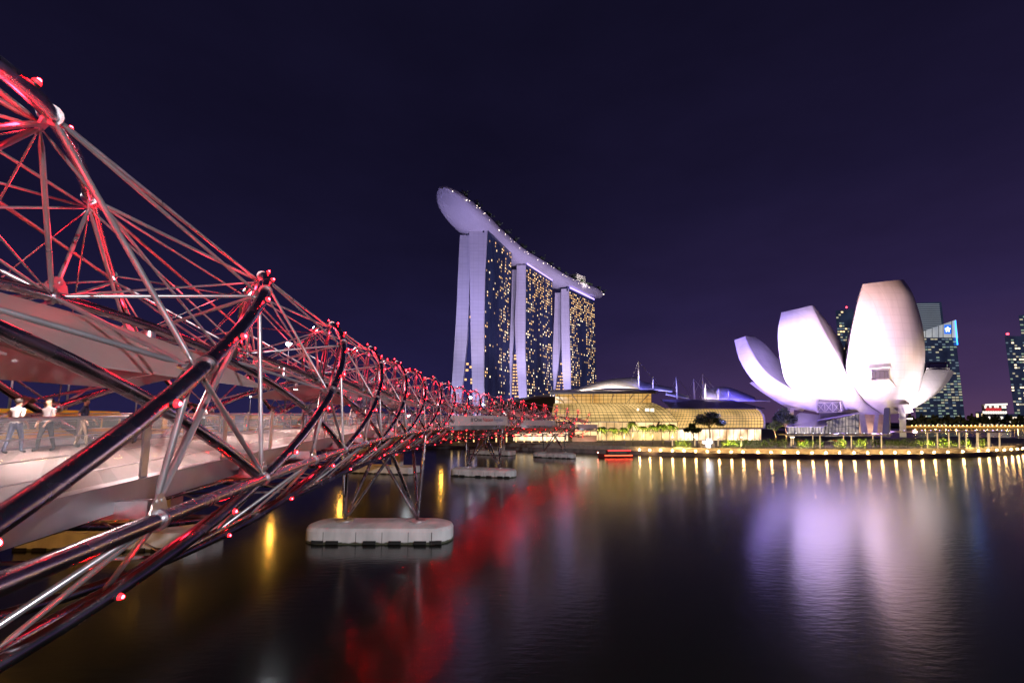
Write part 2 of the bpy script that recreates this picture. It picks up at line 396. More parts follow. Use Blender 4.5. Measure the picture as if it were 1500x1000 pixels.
# struts, rods, gusset flanges
struts, flanges, rods = [], [], []
def add_strut(a, b_, r=.055, lst=None):
    a = Vector(a); b_ = Vector(b_); d = (b_ - a).normalized(); L = (b_ - a).length
    if L < .6: return
    e = min(.35, L * .15)
    near = vis_key((a + b_) / 2) < 60
    def fn(m, a=a, b_=b_, d=d, e=e, r=r, near=near):
        m.tube([a, a + d * e * .5, a + d * e, b_ - d * e, b_ - d * e * .5, b_], [r * .45, r * .5, r, r, r * .5, r * .45], 10 if near else 5)
    (struts if lst is None else lst).append(((a + b_) / 2, fn))
def add_flange(s, phi, c, inward, tang):
    def fn(m, c=c, i=inward, t=tang):
        m.tube([c - t * .035, c + t * .035], .19, 14)
        q = i.cross(t).normalized()
        m.poly([c + i * .12 + t * .26 + q * .018, c + i * .12 - t * .26 + q * .018, c + i * .30 - t * .19 + q * .018, c + i * .46 - t * .06 + q * .018, c + i * .46 + t * .06 + q * .018, c + i * .30 + t * .19 + q * .018][::-1]); m.poly([c + i * .12 + t * .26 - q * .018, c + i * .12 - t * .26 - q * .018, c + i * .30 - t * .19 - q * .018, c + i * .46 - t * .06 - q * .018, c + i * .46 + t * .06 - q * .018, c + i * .30 + t * .19 - q * .018])
        rim_ = [(.12, .26), (.12, -.26), (.30, -.19), (.46, -.06), (.46, .06), (.30, .19), (.12, .26)]
        for (a0, b0), (a1, b1) in zip(rim_, rim_[1:]): m.quad(c + i * a0 + t * b0 + q * .018, c + i * a0 + t * b0 - q * .018, c + i * a1 + t * b1 - q * .018, c + i * a1 + t * b1 + q * .018)
        m.tube([c + i * .33 + q * .035 + t * .07, c + i * .33 - q * .035 + t * .07], .045, 8)
        m.tube([c + i * .33 + q * .035 - t * .07, c + i * .33 - q * .035 - t * .07], .045, 8)
    flanges.append((c, fn))
ONODES = {}
for k in range(-5, 21):
    for mth in range(0, 8):
        phi = R(-27.5 + 30 * mth); s = s_out(k, phi)
        if S0 < s < S1: ONODES[(k, mth)] = (s, phi, OUT(s, phi))
INODES = []
for j in range(-3, 24):
    for n in range(0, 8):
        be = R(2.5 + 25 * n); s = s_inn(j, be)
        if S0 < s < S1: INODES.append((s, be, INN(s, be)))
for (k, mth), (s, phi, c) in ONODES.items():
    ax_ = LAT(s, 0, 0); inw = (ax_ - c).normalized(); tg = (OUT(s_out(k, phi + .02), phi + .02) - c).normalized()
    inw = (inw - tg * inw.dot(tg)).normalized()
    if mth >= 1: add_flange(s, phi, c, inw, tg)
    if 1 <= mth <= 7:
        fw = sorted([(p[2] - c).length, i] for i, p in enumerate(INODES) if 2.2 < p[0] - s < 13)
        bw = sorted([(p[2] - c).length, i] for i, p in enumerate(INODES) if -13 < p[0] - s < -2.2)
        rd = sorted([(p[2] - c).length, i] for i, p in enumerate(INODES) if abs(p[0] - s) < 2.2)
        g = inw * .3
        for lst in (fw, bw):
            if lst: add_strut(c + g, INODES[lst[0][1]][2], .048 if k < 3 else .044)
        if rd: add_strut(c + g, INODES[rd[0][1]][2], .022, rods)
        if len(fw) > 2 and k < 6: add_strut(c + g, INODES[fw[2][1]][2], .020, rods)
        if mth in (3, 4, 5, 6) and k < 4:
            for lst in (fw, bw):
                if len(lst) > 1: add_strut(c + g, INODES[lst[1][1]][2], .034)
    # fans from a crest to the next strand's far side, and ties down to the edge chord
    if mth == 4:
        for mm, rr_ in () if k > 2 else ((4, .042 if k < 2 else 0), (5, .034), (6, .030 if k > -1 else 0), (7, .026 if k > -1 else 0)):
            q = ONODES.get((k - 1, mm))
            if q and rr_: add_strut(c + inw * .3, q[2], rr_)
    if mth == 3:
        for mm in (4, 3) if k < 2 else (4,):
            q = ONODES.get((k - 1, mm))
            if q: add_strut(c + inw * .25, q[2], .055)
    if mth == 5 and k < 3:
        q = ONODES.get((k - 1, 4))
        if q: add_strut(c + inw * .25, q[2], .055)
        q = ONODES.get((k - 1, 6))
        if q: add_strut(c + inw * .25, q[2], .035)
    if mth == 1:
        q = ONODES.get((k - 1, 3))
        if q: add_strut(c + inw * .2, q[2], .052)
    if mth == 2 and k < 3:
        q = ONODES.get((k - 1, 3))
        if q: add_strut(c + inw * .2, q[2], .045)
    if mth in (1, 2, 3):
        for off in ((0, 4.965) if mth == 1 else (0, -4.965) if mth == 2 else (-4.965,)):
            sc = SN + round((s + off - SN) / (STEP / 2)) * (STEP / 2)
            if mth == 3: sc -= STEP / 2
            if S0 < sc < S1: add_strut(c + inw * .2, LAT(sc, 4.75, -2.3), .058)
    if mth == 0 and S0 + 8 < s < S1:
        pass
for s, be, c in INODES:
    ax_ = LAT(s, 0, DZI); ow = (c - ax_).normalized()
    if be > R(10) and (c - CAMP).length < 60:
        s2 = s - .02 * P_ / (2 * math.pi); tg = (INN(s2, be + .02) - c).normalized(); add_flange(s, be, c, (ow - tg * ow.dot(tg)).normalized(), tg)
n0 = int((S0 - SN) / (STEP / 2)) + 1
s = SN + n0 * STEP / 2; idx = n0
while s < S1:
    for sg in (1, -1):
        c = LAT(s, 4.82 * sg, -2.5); up = Vector((0, 0, 1)); tg = (LAT(s + .1, 4.82 * sg, -2.5) - c).normalized()
        add_flange(s, 0, c, up, tg)
        for d in (-STEP / 4, STEP / 4):
            add_strut(c, LAT(s + d, 2.6 * sg, -4.5), .055)
        add_strut(c, LAT(s, 2.6 * sg, -4.5), .05)
        add_strut(c, LAT(s + STEP / 4, -2.6 * sg * .2, -2.9), .03, rods)
    add_strut(LAT(s, 2.6, -4.5), LAT(s, -2.6, -4.5), .05)
    add_strut(LAT(s, 2.6, -4.5), LAT(s + STEP / 2, -2.6, -4.5), .035)
    s += STEP / 2
parts_and_rest(struts, 'strut', 'strut_lattice', mat('strut_steel', (.58, .53, .55), .32, .75, noise=.14, nscale=2.0), HB, 100)
parts_and_rest(rods, 'tie_rod', 'tie_rod_lattice', M_STEEL, HB, 100)
parts_and_rest(flanges, 'gusset_flange', 'gusset_flanges', M_STEELB, HB, 100, 30)
M_RHALO = emis('red_halo', (1.0, .012, .02), 4.5)  # glowing ball around each lamp, added as its halo

# red lamps on the outer tubes
M_LED = emis('red_lamp', (1.0, .0014, .0026), 1200)
leds = []
for k in range(-5, 21):
    for q in range(-9, 16):
        phi = R(-27.5 + 7.5 + 15 * q); s = s_out(k, phi)
        if not (S0 < s < S1) or phi < R(-130) or phi > R(200): continue
        if ((q > 7 or q < -1) and q % 2 and k > 1) or (k > 3 and q > 2 and q % 2): continue
        pc_ = min(max(phi, R(-8)), R(188)); o_ = (OUT(s, pc_, RO + 1) - OUT(s, pc_, RO)).normalized(); c = OUT(s, phi, RO) + o_ * .15
        near = vis_key(c) < 45
        def fn(m, c=c, o_=o_, near=near):
            m.ball(c + o_ * .03, .066 if near else .05, 2, 10 if near else 5, 6 if near else 3)
            m.ball(c + o_ * .078, .036 if near else .036, 0, 8 if near else 5, 5 if near else 3)
            m.tube([c - o_ * .03, c + o_ * .02], .07, 8 if near else 5, 1)
        leds.append((c, fn))
parts_and_rest(leds, 'red_light', 'red_lights', [M_LED, M_DARK, M_RHALO], HB, 100)

# added fill points for the red spill of those lamps inside the helix
s = S0 + 2
while s < S1 - 2:
    point('red_spill_fill', LAT(s, 1.2, 3.6), 95 if s < 110 else 50, (1.0, .02, .045), .25)
    point('red_spill_fill', LAT(s + 2, -2.2, 2.9), 60 if s < 110 else 36, (1.0, .03, .05), .25)
    s += 5
for k in range(-4, 20):
    for phd in (20, 58, 95, 135, 172):
        s = s_out(k, R(phd))
        if S0 + 1 < s < S1 - 2: point('red_spill_fill', OUT(s, R(phd), RO - .42), 34 if k < 8 else 22, (1.0, .015, .035), .10)
    for phd in (-70, -40):
        s = s_out(k, R(phd))
        if S0 + 1 < s < S1 - 2: point('red_spill_fill', OUT(s, R(phd), RO - .42), 16, (1.0, .015, .035), .10)
# deck
M_DECK = mat('pale_deck', (.33, .28, .26), .55, noise=.18, nscale=1.2); seams(M_DECK, 1.2, 40, .35, .001)
def deck_pts(a0, a1, z): return [[LAT(S0 + (S1 - S0) * i / 150, a, z) for a in (a0, a1)] for i in range(151)]
m = MB(); m.sweep([[LAT(q, 3.95, -1.9), LAT(q, 3.95, -2.12), LAT(q, -3.95, -2.12), LAT(q, -3.95, -1.9)] for q in np.linspace(S0, S1, 150)])
m.build('deck', M_DECK, HB)
for sg in (1, -1):
    m = MB(); m.sweep([[LAT(q, 3.96 * sg, -1.86), LAT(q, 4.2 * sg, -1.86), LAT(q, 4.2 * sg, -2.35), LAT(q, 3.96 * sg, -2.35)] for q in np.linspace(S0, S1, 150)])
    m.build('edge_beam', mat('edge_beam_steel', (.34, .31, .33), .42, .85, noise=.15, nscale=1.5), HB)
beams = []
s = SN + n0 * STEP / 2
while s < S1:
    c = LAT(s, 0, -2.3); X = (LAT(s, 1, 0) - LAT(s, 0, 0)).normalized()
    beams.append((LAT(s, 4, -2.3), lambda m, c=c, X=X: m.box(c, (9.4, .22, .3), ax=(X, Vector((-X.y, X.x, 0)), Vector((0, 0, 1))))))
    s += STEP / 2
parts_and_rest(beams, 'cross_beam', 'cross_beams', M_STEELB, HB, 100, False)
# railing
M_GLASS = mat('railing_glass', (.75, .70, .72), .06, alpha=.14)
posts, panes = [], []
PS = 3.31
q = S0 + 1
while q + PS < S1:
    for sg in (1, -1):
        c = LAT(q, 4.07 * sg, -1.86); X = (LAT(q, 1, 0) - LAT(q, 0, 0)).normalized(); T = Vector((-X.y, X.x, 0))
        def fp(m, c=c, X=X, T=T):
            m.box(c + Vector((0, 0, .62)), (.04, .20, 1.24), ax=(X, T, Vector((0, 0, 1))))
        posts.append((c, fp))
        a_, b_ = LAT(q + .14, 4.07 * sg, -1.82), LAT(q + PS - .14, 4.07 * sg, -1.82); up = Vector((0, 0, 1.12))
        panes.append(((a_ + b_) / 2, lambda m, a_=a_, b_=b_, up=up, X=X: m.hexa([a_ - X * .008, b_ - X * .008, b_ + X * .008, a_ + X * .008, a_ - X * .008 + up, b_ - X * .008 + up, b_ + X * .008 + up, a_ + X * .008 + up])))
    q += PS
parts_and_rest(posts, 'railing_post', 'railing_posts', M_STEELB, HB, 100, False)
parts_and_rest(panes, 'glass_panel', 'glass_panels', M_GLASS, HB, 100, False)
for sg in (1, -1):
    m = MB(); m.tube(run(3.9 * sg, -.72), .028, 8)
    for zz in (-1.0, -1.3, -1.6): m.tube(run(3.92 * sg, zz, d=3), .008, 4)
    m.build('handrail', M_STEELB, HB, True)
# canopy panels on the inner helix
M_CAN1 = mat('perforated_canopy', (.62, .55, .55), .5, .1, alpha=.80, noise=.08, nscale=4)
translucent(M_CAN1, .55)
M_CAN2 = mat('canopy_glass', (.55, .55, .58), .1, alpha=.30)
cnt = 0
for j in range(-3, 23):
    for b0, b1, w in ((R(40), R(88), 1), (R(92), R(138), 1)):
        rows = []
        for i in range(9):
            be = b0 + (b1 - b0) * i / 8; sA = s_inn(j, be) + .25; sB = s_inn(j + 1, be) - .25
            rows.append([INN(sA + (sB - sA) * t / 6, be, RI - .22) for t in range(7)])
        if not (S0 < s_inn(j, b1) and s_inn(j + 1, b0) < S1): continue
        cnt += 1
        if (cnt % 5) in (4,): continue
        m = MB(); m.grid(rows); lo = [[p + Vector((0, 0, -.03)) for p in r] for r in rows]; m.grid(lo, 0, True)
        edge = rows[0] + [r[-1] for r in rows[1:]] + rows[-1][-2::-1] + [r[0] for r in rows[-2:0:-1]]
        m.sweep([edge, [p + Vector((0, 0, -.03)) for p in edge]], caps=False)
        m.build('canopy_panel', M_CAN2 if cnt % 3 == 0 else M_CAN1, HB, 40)
# downlights under the canopy
M_DL = emis('downlight_lens', (1.0, .90, .86), 30)
for j in range(-2, 23):
    for be in (R(66), R(114)):
        s = s_inn(j, be)
        if not (S0 + 1 < s < S1): continue
        c = INN(s, be) + Vector((0, 0, -.14))
        m = MB(); m.tube([c, c + Vector((0, 0, -.42))], .15, 14, 0); m.tube([c + Vector((0, 0, -.425)), c + Vector((0, 0, -.44))], .12, 14, 1)
        m.build('downlight', [M_STEELB, M_DL], HB, 30)
        if be == R(66) or s < 60: spot('deck_downlight', c + Vector((0, 0, -.7)), c + Vector((0, 0, -4)), 950, (1.0, .72, .66), 150, .6, .22)
# piers: legs of the bridge, each standing on a concrete pontoon of its own
M_PONT = mat('pontoon_concrete', (.66, .64, .64), .7, noise=.30, nscale=.55, stretch=(1, 1, .35), bump=.15, bscale=5)
def tide_line(m):
    t = m.node_tree; b_ = t.nodes['Principled BSDF']; tcx = t.nodes.new('ShaderNodeTexCoord'); sp = t.nodes.new('ShaderNodeSeparateXYZ'); n = t.nodes.new('ShaderNodeTexNoise'); n.inputs['Scale'].default_value = 1.4; n.inputs['Detail'].default_value = 6
    t.links.new(tcx.outputs['Object'], sp.inputs[0]); t.links.new(tcx.outputs['Object'], n.inputs['Vector'])
    a = t.nodes.new('ShaderNodeMath'); a.operation = 'MULTIPLY_ADD'; t.links.new(n.outputs['Fac'], a.inputs[0]); a.inputs[1].default_value = -.35; t.links.new(sp.outputs['Z'], a.inputs[2])
    r_ = ramp(t, [(0, (0, 0, 0)), (.10, (1, 1, 1))]); t.links.new(a.outputs[0], r_.inputs[0])
    mu = t.nodes.new('ShaderNodeMix'); mu.data_type = 'RGBA'; t.links.new(r_.outputs[0], mu.inputs['Factor']); mu.inputs[6].default_value = (.07, .075, .045, 1)
    t.links.new(b_.inputs['Base Color'].links[0].from_socket, mu.inputs[7]); t.links.new(mu.outputs[2], b_.inputs['Base Color'])
tide_line(M_PONT)
SP = [54.0, 112.0, 171.0]
for i, s in enumerate(SP):
    for sg in (1, -1):
        bs = LAT(s, 4.1 * sg, 0); bs.z = 2.0
        for tgt, r in ((LAT(s, 4.82 * sg, -2.6), .20), (LAT(s - 5, 2.2 * sg, -4.5), .19), (LAT(s + 5, 2.2 * sg, -4.5), .19), (LAT(s + 1, -1.2 * sg, -4.5), .19)):
            m = MB(); d = tgt - bs
            m.tube([bs, bs + d * .08, bs + d * .5, bs + d * .93, tgt], [r * .55, r * .9, r, r * .9, r * .5], 14); m.build('pier_leg', M_OUT, HB, True)
        m = MB(); m.tube([bs - Vector((0, 0, .35)), bs + Vector((0, 0, .05))], .95, 20); m.build('pier_shoe', M_STEELB, HB, 30)
    # pontoon
    c = LAT(s, 0, 0); c.z = 0; h = HEAD(s); X = Vector((math.cos(h), -math.sin(h), 0)); Y = Vector((math.sin(h), math.cos(h), 0))
    pon = thing('pontoon', c, ['large pale concrete pontoon with rounded ends under the nearest pier of the helix bridge', 'pale concrete pontoon in mid bay under the second pier of the helix bridge', 'low grey concrete pontoon under the farthest helix pier near the quay'][i], 'pontoon', 'pontoons under the helix bridge piers')
    def outline(hw, hd, cut, z):
        pts = []
        for (sx_, sy_) in ((1, -1), (1, 1), (-1, 1), (-1, -1)):
            for t in range(7):
                a = {(1, -1): -90, (1, 1): 0, (-1, 1): 90, (-1, -1): 180}[(sx_, sy_)] + 90 * t / 6
                pts.append(c + X * (sx_ * (hw - cut) + cut * math.cos(R(a))) + Y * (sy_ * (hd - cut) + cut * math.sin(R(a))) + Vector((0, 0, z)))
        return pts
    m = MB(); m.sweep([outline(8.1, 2.6, 2.3, -1), outline(8.1, 2.6, 2.3, 1.25), outline(7.9, 2.4, 2.2, 1.6), outline(7.2, 1.7, 1.6, 1.85)])
    m.build('hull', M_PONT, pon, 25)
    for xx in (-5.4, -1.9, .9, 3.7, 6.2):
        m = MB(); m.box(c + X * xx + Y * -2.585 + Vector((0, 0, .5)), (.05, .06, 1.55), ax=(X, Y, Vector((0, 0, 1)))); m.build('panel_joint', M_DARK, pon)
    for xx in (-6.0, -4.4, -.4, 2.3, 5.0, 6.6):
        m = MB()
        for sy_ in (-1,): m.box(c + X * xx + Y * (2.66 * sy_ if abs(xx) < 5.9 else (2.5 * sy_)) + Vector((0, 0, .22)), (1.3, .22, .34), ax=(X, Y, Vector((0, 0, 1))))
        m.build('fender', M_BLACK, pon)

# viewing pods on the bay side
M_BAN = mat('banner_wrap', (.50, .36, .36), .5, noise=.10, nscale=.6)
M_POD = mat('pod_steel', (.55, .50, .52), .30, .8, noise=.2, nscale=.8)
def pod(sa, sb, am, text):
    n = 28; rim = []
    for i in range(n + 1):
        t = i / n; s = sa + (sb - sa) * t
        rim.append((s, 4.2 + (am - 4.2) * (math.sin(math.pi * t) ** .8)))
    top = [LAT(s, a, -1.86) for s, a in rim]; bot = [LAT(s, 4.2 + (a - 4.2) * .93, -2.9) for s, a in rim]
    m = MB(); m.poly(top); m.grid([top, bot], 0, True); m.poly(bot[::-1]); po = m.build('viewing_pod', M_POD, HB, 30)
    m = MB()
    up = Vector((0, 0, 1.25)); dn = Vector((0, 0, -.35))
    ctr = LAT((sa + sb) / 2, 4.2, -1.9)
    o = [p + (p - ctr).normalized() * .06 for p in top]; i_ = [p - (p - ctr).normalized() * .02 for p in top]
    m.sweep([[o[k] + dn, o[k] + up, i_[k] + up, i_[k] + dn] for k in range(n + 1)])
    bn = m.build('banner', M_BAN, po)
    if text:
        txts = [('#', (.03, .03, .04)), ('One', (.03, .03, .04)), ('Nation', (.55, .06, .06)), ('Together', (.28, .25, .36))]
        # lettering runs along the pod's long face, each word lying on its stretch of the banner
        def at(frac):
            q = frac * n; k = int(q); return o[k].lerp(o[min(n, k + 1)], q - k)
        def pxof(p):
            q = p - CAMP; return 750 + FPX * q.x / (q.y * math.cos(PITCH) + q.z * math.sin(PITCH))
        fs = [t / 400 for t in range(2, 240)]
        fa = min(fs, key=lambda t: abs(pxof(at(t)) - 689)); fb = min(fs, key=lambda t: abs(pxof(at(t)) - 737))
        f = fa
        for (w, colr), share in zip(txts, (.07, .19, .31, .43)):
            t_ = text_mesh('banner_lettering', w, .95, .012, mat('ink_' + w.lower().replace('#', 'hash'), colr, .5), po)
            f2 = f + (fb - fa) * share; a_, b_ = at(f), at(f2 - (fb - fa) * .015); X = (b_ - a_).normalized(); N = X.cross(Vector((0, 0, 1)))
            bend = max([0] + [(at(f + (f2 - f) * u / 8) - a_).dot(N) for u in range(9)])
            wx = max(v.co.x for v in t_.data.vertices)
            for v in t_.data.vertices: v.co.x *= (b_ - a_).length / wx
            t_.location = a_ + N * (.05 + bend) + Vector((0, 0, .28)) - wloc(po); t_.rotation_euler = (R(90), 0, math.atan2(X.y, X.x))
            f = f2
pod(72, 98, 11.5, True); pod(131, 152, 11, False); pod(183, 196, 9.5, False)
#@@ROAD
# ================================================================== ROAD BRIDGE BEHIND (vehicular)
ROADZ = CAM_H - 2.1
def RL(s, a, z):
    p = LAT(s, a, 0); p.z = z; return p
rb0 = RL(60, -26, 0)
RB = thing('road_bridge', rb0, 'wide concrete road bridge running behind the helix footbridge, warm light on its underside', 'road bridge')
ss = np.linspace(-14, 205, 90)
m = MB(); m.sweep([[RL(q, -18.5, ROADZ), RL(q, -40, ROADZ), RL(q, -40, ROADZ - .5), RL(q, -36, ROADZ - 1.5), RL(q, -22.5, ROADZ - 1.5), RL(q, -18.5, ROADZ - .5)] for q in ss])
m.build('deck_slab', M_CONC, RB)
m = MB()
for a0, a1 in ((-18.5, -18.8), (-39.7, -40)):
    m = MB(); m.sweep([[RL(q, a0, ROADZ + .95), RL(q, a1, ROADZ + .95), RL(q, a1, ROADZ + .004), RL(q, a0, ROADZ + .004)] for q in ss])
    m.build('parapet', M_CONCL, RB)
    m = MB(); m.tube([RL(q, (a0 + a1) / 2, ROADZ + 1.25) for q in ss], .04, 6); m.build('guard_rail', M_STEELB, RB, True)
for s_ in (18, 52, 112, 172):
    h = HEAD(s_); X = Vector((math.cos(h), -math.sin(h), 0)); Y = Vector((math.sin(h), math.cos(h), 0)); c = RL(s_, -27, 0)
    for xx in (-5.5, 4):
        m = MB(); m.sweep([[c + X * (xx + 1.5 * sx * w) + Y * (.9 * sy) + Vector((0, 0, z)) for sx, sy in ((-1, -1), (1, -1), (1, 1), (-1, 1))] for z, w in ((1.5, .8), (ROADZ - 3, .9), (ROADZ - 1.45, 1.9))])
        m.build('pier', M_CONC, RB)
    pc = thing('pile_cap', c, {18: 'pale concrete pile cap of the road bridge nearest the left edge', 52: 'pale concrete pile cap of the road bridge seen past the lower tubes', 112: 'long pale pile cap of the road bridge behind the first helix pier', 172: 'reddish lit far pile cap of the road bridge behind the viewing pod'}[s_], 'pile cap', 'pile caps of the road bridge')
    m = MB(); m.sweep([[c + X * (9.3 * sx) + Y * (3 * sy) + Vector((0, 0, z)) for sx, sy in ((-1, -.7), (-.93, -1), (.93, -1), (1, -.7), (1, .7), (.93, 1), (-.93, 1), (-1, .7))] for z in (-1, 1.75)])
    m.build('cap', M_PONT, pc)
    for k in range(9):
        m = MB(); m.box(c + X * (-8 + 2 * k) + Y * -3.08 + Vector((0, 0, .15)), (1.3, .2, .3), ax=(X, Y, Vector((0, 0, 1)))); m.build('fender', M_BLACK, pc)
# sodium lamps fixed under the road bridge
M_SOD = emis('sodium_lens', (1.0, .55, .10), 9)
for s_ in (2, 12, 26, 40, 60, 80, 100, 122, 145):
    c = RL(s_, -30, ROADZ - 1.55)
    m = MB(); m.box(c - Vector((0, 0, .1)), (.8, .3, .2), m=0); m.box(c - Vector((0, 0, .22)), (.7, .24, .02), m=1); m.build('underside_lamp', [M_DARK, M_SOD], RB)
    point('underside_glow', c - Vector((0, 0, 2.2)), 1000, (1.0, .47, .06), .3)

# buses queued on the road bridge
M_BUSY = mat('bus_yellow', (.85, .42, .03), .35, noise=.05, nscale=1)
M_BUSG = mat('bus_window', (.02, .03, .03), .12, emit=(.9, .9, .6), estr=.05)
def bus(s_, lab):
    c = RL(s_, -22.6, ROADZ); h = HEAD(s_); T = Vector((math.sin(h), math.cos(h), 0)); X = Vector((T.y, -T.x, 0)); Z = Vector((0, 0, 1))
    t = thing('bus', c, lab, 'bus', 'yellow buses on the road bridge')
    m = MB(); L, hw = 5.9, 1.25
    secs = []
    for u, sc in ((-L, .9), (-L + .25, 1), (L - .25, 1), (L, .88)):
        secs.append([c + T * u + X * (hw * sc * a) + Z * (.35 + 2.65 * b_ * (.97 if sc < 1 else 1)) for a, b_ in ((-1, 0), (1, 0), (1, .92), (.85, 1), (-.85, 1), (-1, .92))])
    m.sweep(secs); m.build('body', M_BUSY, t, 25)
    for k in range(6):
        m = MB(); m.box(c + T * (-L + 1.25 + k * 1.85) + X * (hw + .005) + Z * 1.95, (1.65, .03, .85), ax=(T, X, Z)); m.build('window', M_BUSG, t)
    m = MB(); m.box(c + T * (L * -1.0) + Z * 1.9, (2.0, .05, 1.1), ax=(X, T, Z)); m.build('windscreen', M_BUSG, t)
    for u in (-3.6, 3.2):
        m = MB(); q = c + T * u + X * (hw - .1) + Z * .48; m.tube([q - X * .15, q + X * .15], .48, 16); m.build('wheel', M_BLACK, t)
    return t
for k, s_ in enumerate((9, 24, 39, 54.5, 70, 92)):
    bus(s_, ['yellow bus nearest the left edge on the road bridge', 'second yellow bus from the left on the road bridge', 'third yellow bus from the left on the road bridge behind the helix', 'fourth yellow bus from the left on the road bridge behind the helix', 'fifth yellow bus from the left on the road bridge, small', 'farthest small yellow bus on the road bridge'][k])

# street lamps
def street_lamp(px, py, Y, white, power, lab, zb=ROADZ, r=.2):
    hd = W3(px, py, Y); c = Vector((hd.x, hd.y, zb))
    t = thing('street_lamp', c, lab, 'street lamp', 'street lamps along the road bridge')
    m = MB(); m.tube([c, c + Vector((0, 0, (hd.z - zb) * .9)), Vector((hd.x - .02, hd.y, hd.z + .25))], [.12, .08, .06], 8); m.build('pole', M_STEELB, t, True)
    m = MB(); m.ball(hd, r, 0, 10, 6, .6); m.tube([hd + Vector((0, 0, r * .5)), hd + Vector((0, 0, r * .8))], r * .9, 10, 1)
    col = (.88, .95, 1.0) if white else (1.0, .45, .08)
    m.build('lamp_head', [emis('lamp_white' if white else 'lamp_orange', col, 30 if white else 30), M_DARK], t, 30)
    if power: point('street_lamp_glow', hd - Vector((0, 0, .5)), power, col, .2)
for a in [(423, 504, 62, 1, 300, 'brightest tall white street lamp above the helix, between its first two crests', ROADZ, .42),
          (22, 528, 40, 1, 0, 'tall street lamp with thin pole at the far left edge'),
          (105, 527, 48, 0, 500, 'orange street lamp seen under the nearest canopy', ROADZ, .18),
          (202, 568, 60, 1, 0, 'small white street lamp between inner tubes at left', ROADZ, .2),
          (302, 561, 70, 0, 500, 'upper orange street lamp behind the first dark outer tube', ROADZ, .22), (315, 580, 88, 0, 0, 'lower orange street lamp behind the first dark outer tube', ROADZ, .24),
          (367, 581, 90, 1, 0, 'small white street lamp below the red canopy', ROADZ, .2), (599, 609, 115, 1, 800, 'white lamp glowing low behind the third helix crest', ROADZ, .45),
          (689, 582, 150, 1, 800, 'white lamp at the foot of the left hotel tower leg', ROADZ, .5), (708, 592, 160, 1, 500, 'white lamp just right of the left hotel tower leg', ROADZ, .45)]:
    street_lamp(*a)

# ------------------------------------------------------------------ people on the footbridge
def skin_mesh(name, joints, edges, radii, mats, assign, parent=None, sub=2):
    me = bpy.data.meshes.new(name); me.from_pydata([tuple(j) for j in joints], edges, []); o = bpy.data.objects.new(name, me); COL.objects.link(o)
    md = o.modifiers.new('Skin', 'SKIN'); md.use_smooth_shade = True
    sv = me.skin_vertices[0].data
    for i, r_ in enumerate(radii): sv[i].radius = (r_, r_) if not isinstance(r_, tuple) else r_
    sv[0].use_root = True
    s2 = o.modifiers.new('Sub', 'SUBSURF'); s2.levels = sub; s2.render_levels = sub
    bpy.context.view_layer.update()
    m2 = bpy.data.meshes.new_from_object(o.evaluated_get(bpy.context.evaluated_depsgraph_get()))
    bpy.data.objects.remove(o); bpy.data.meshes.remove(me)
    for mm in mats: m2.materials.append(mm)
    for p in m2.polygons: p.material_index = assign(p.center); p.use_smooth = True
    o = bpy.data.objects.new(name, m2); COL.objects.link(o)
    return o
M_SKIN = mat('skin', (.50, .30, .21), .55); M_HAIR = mat('hair', (.02, .016, .014), .6)
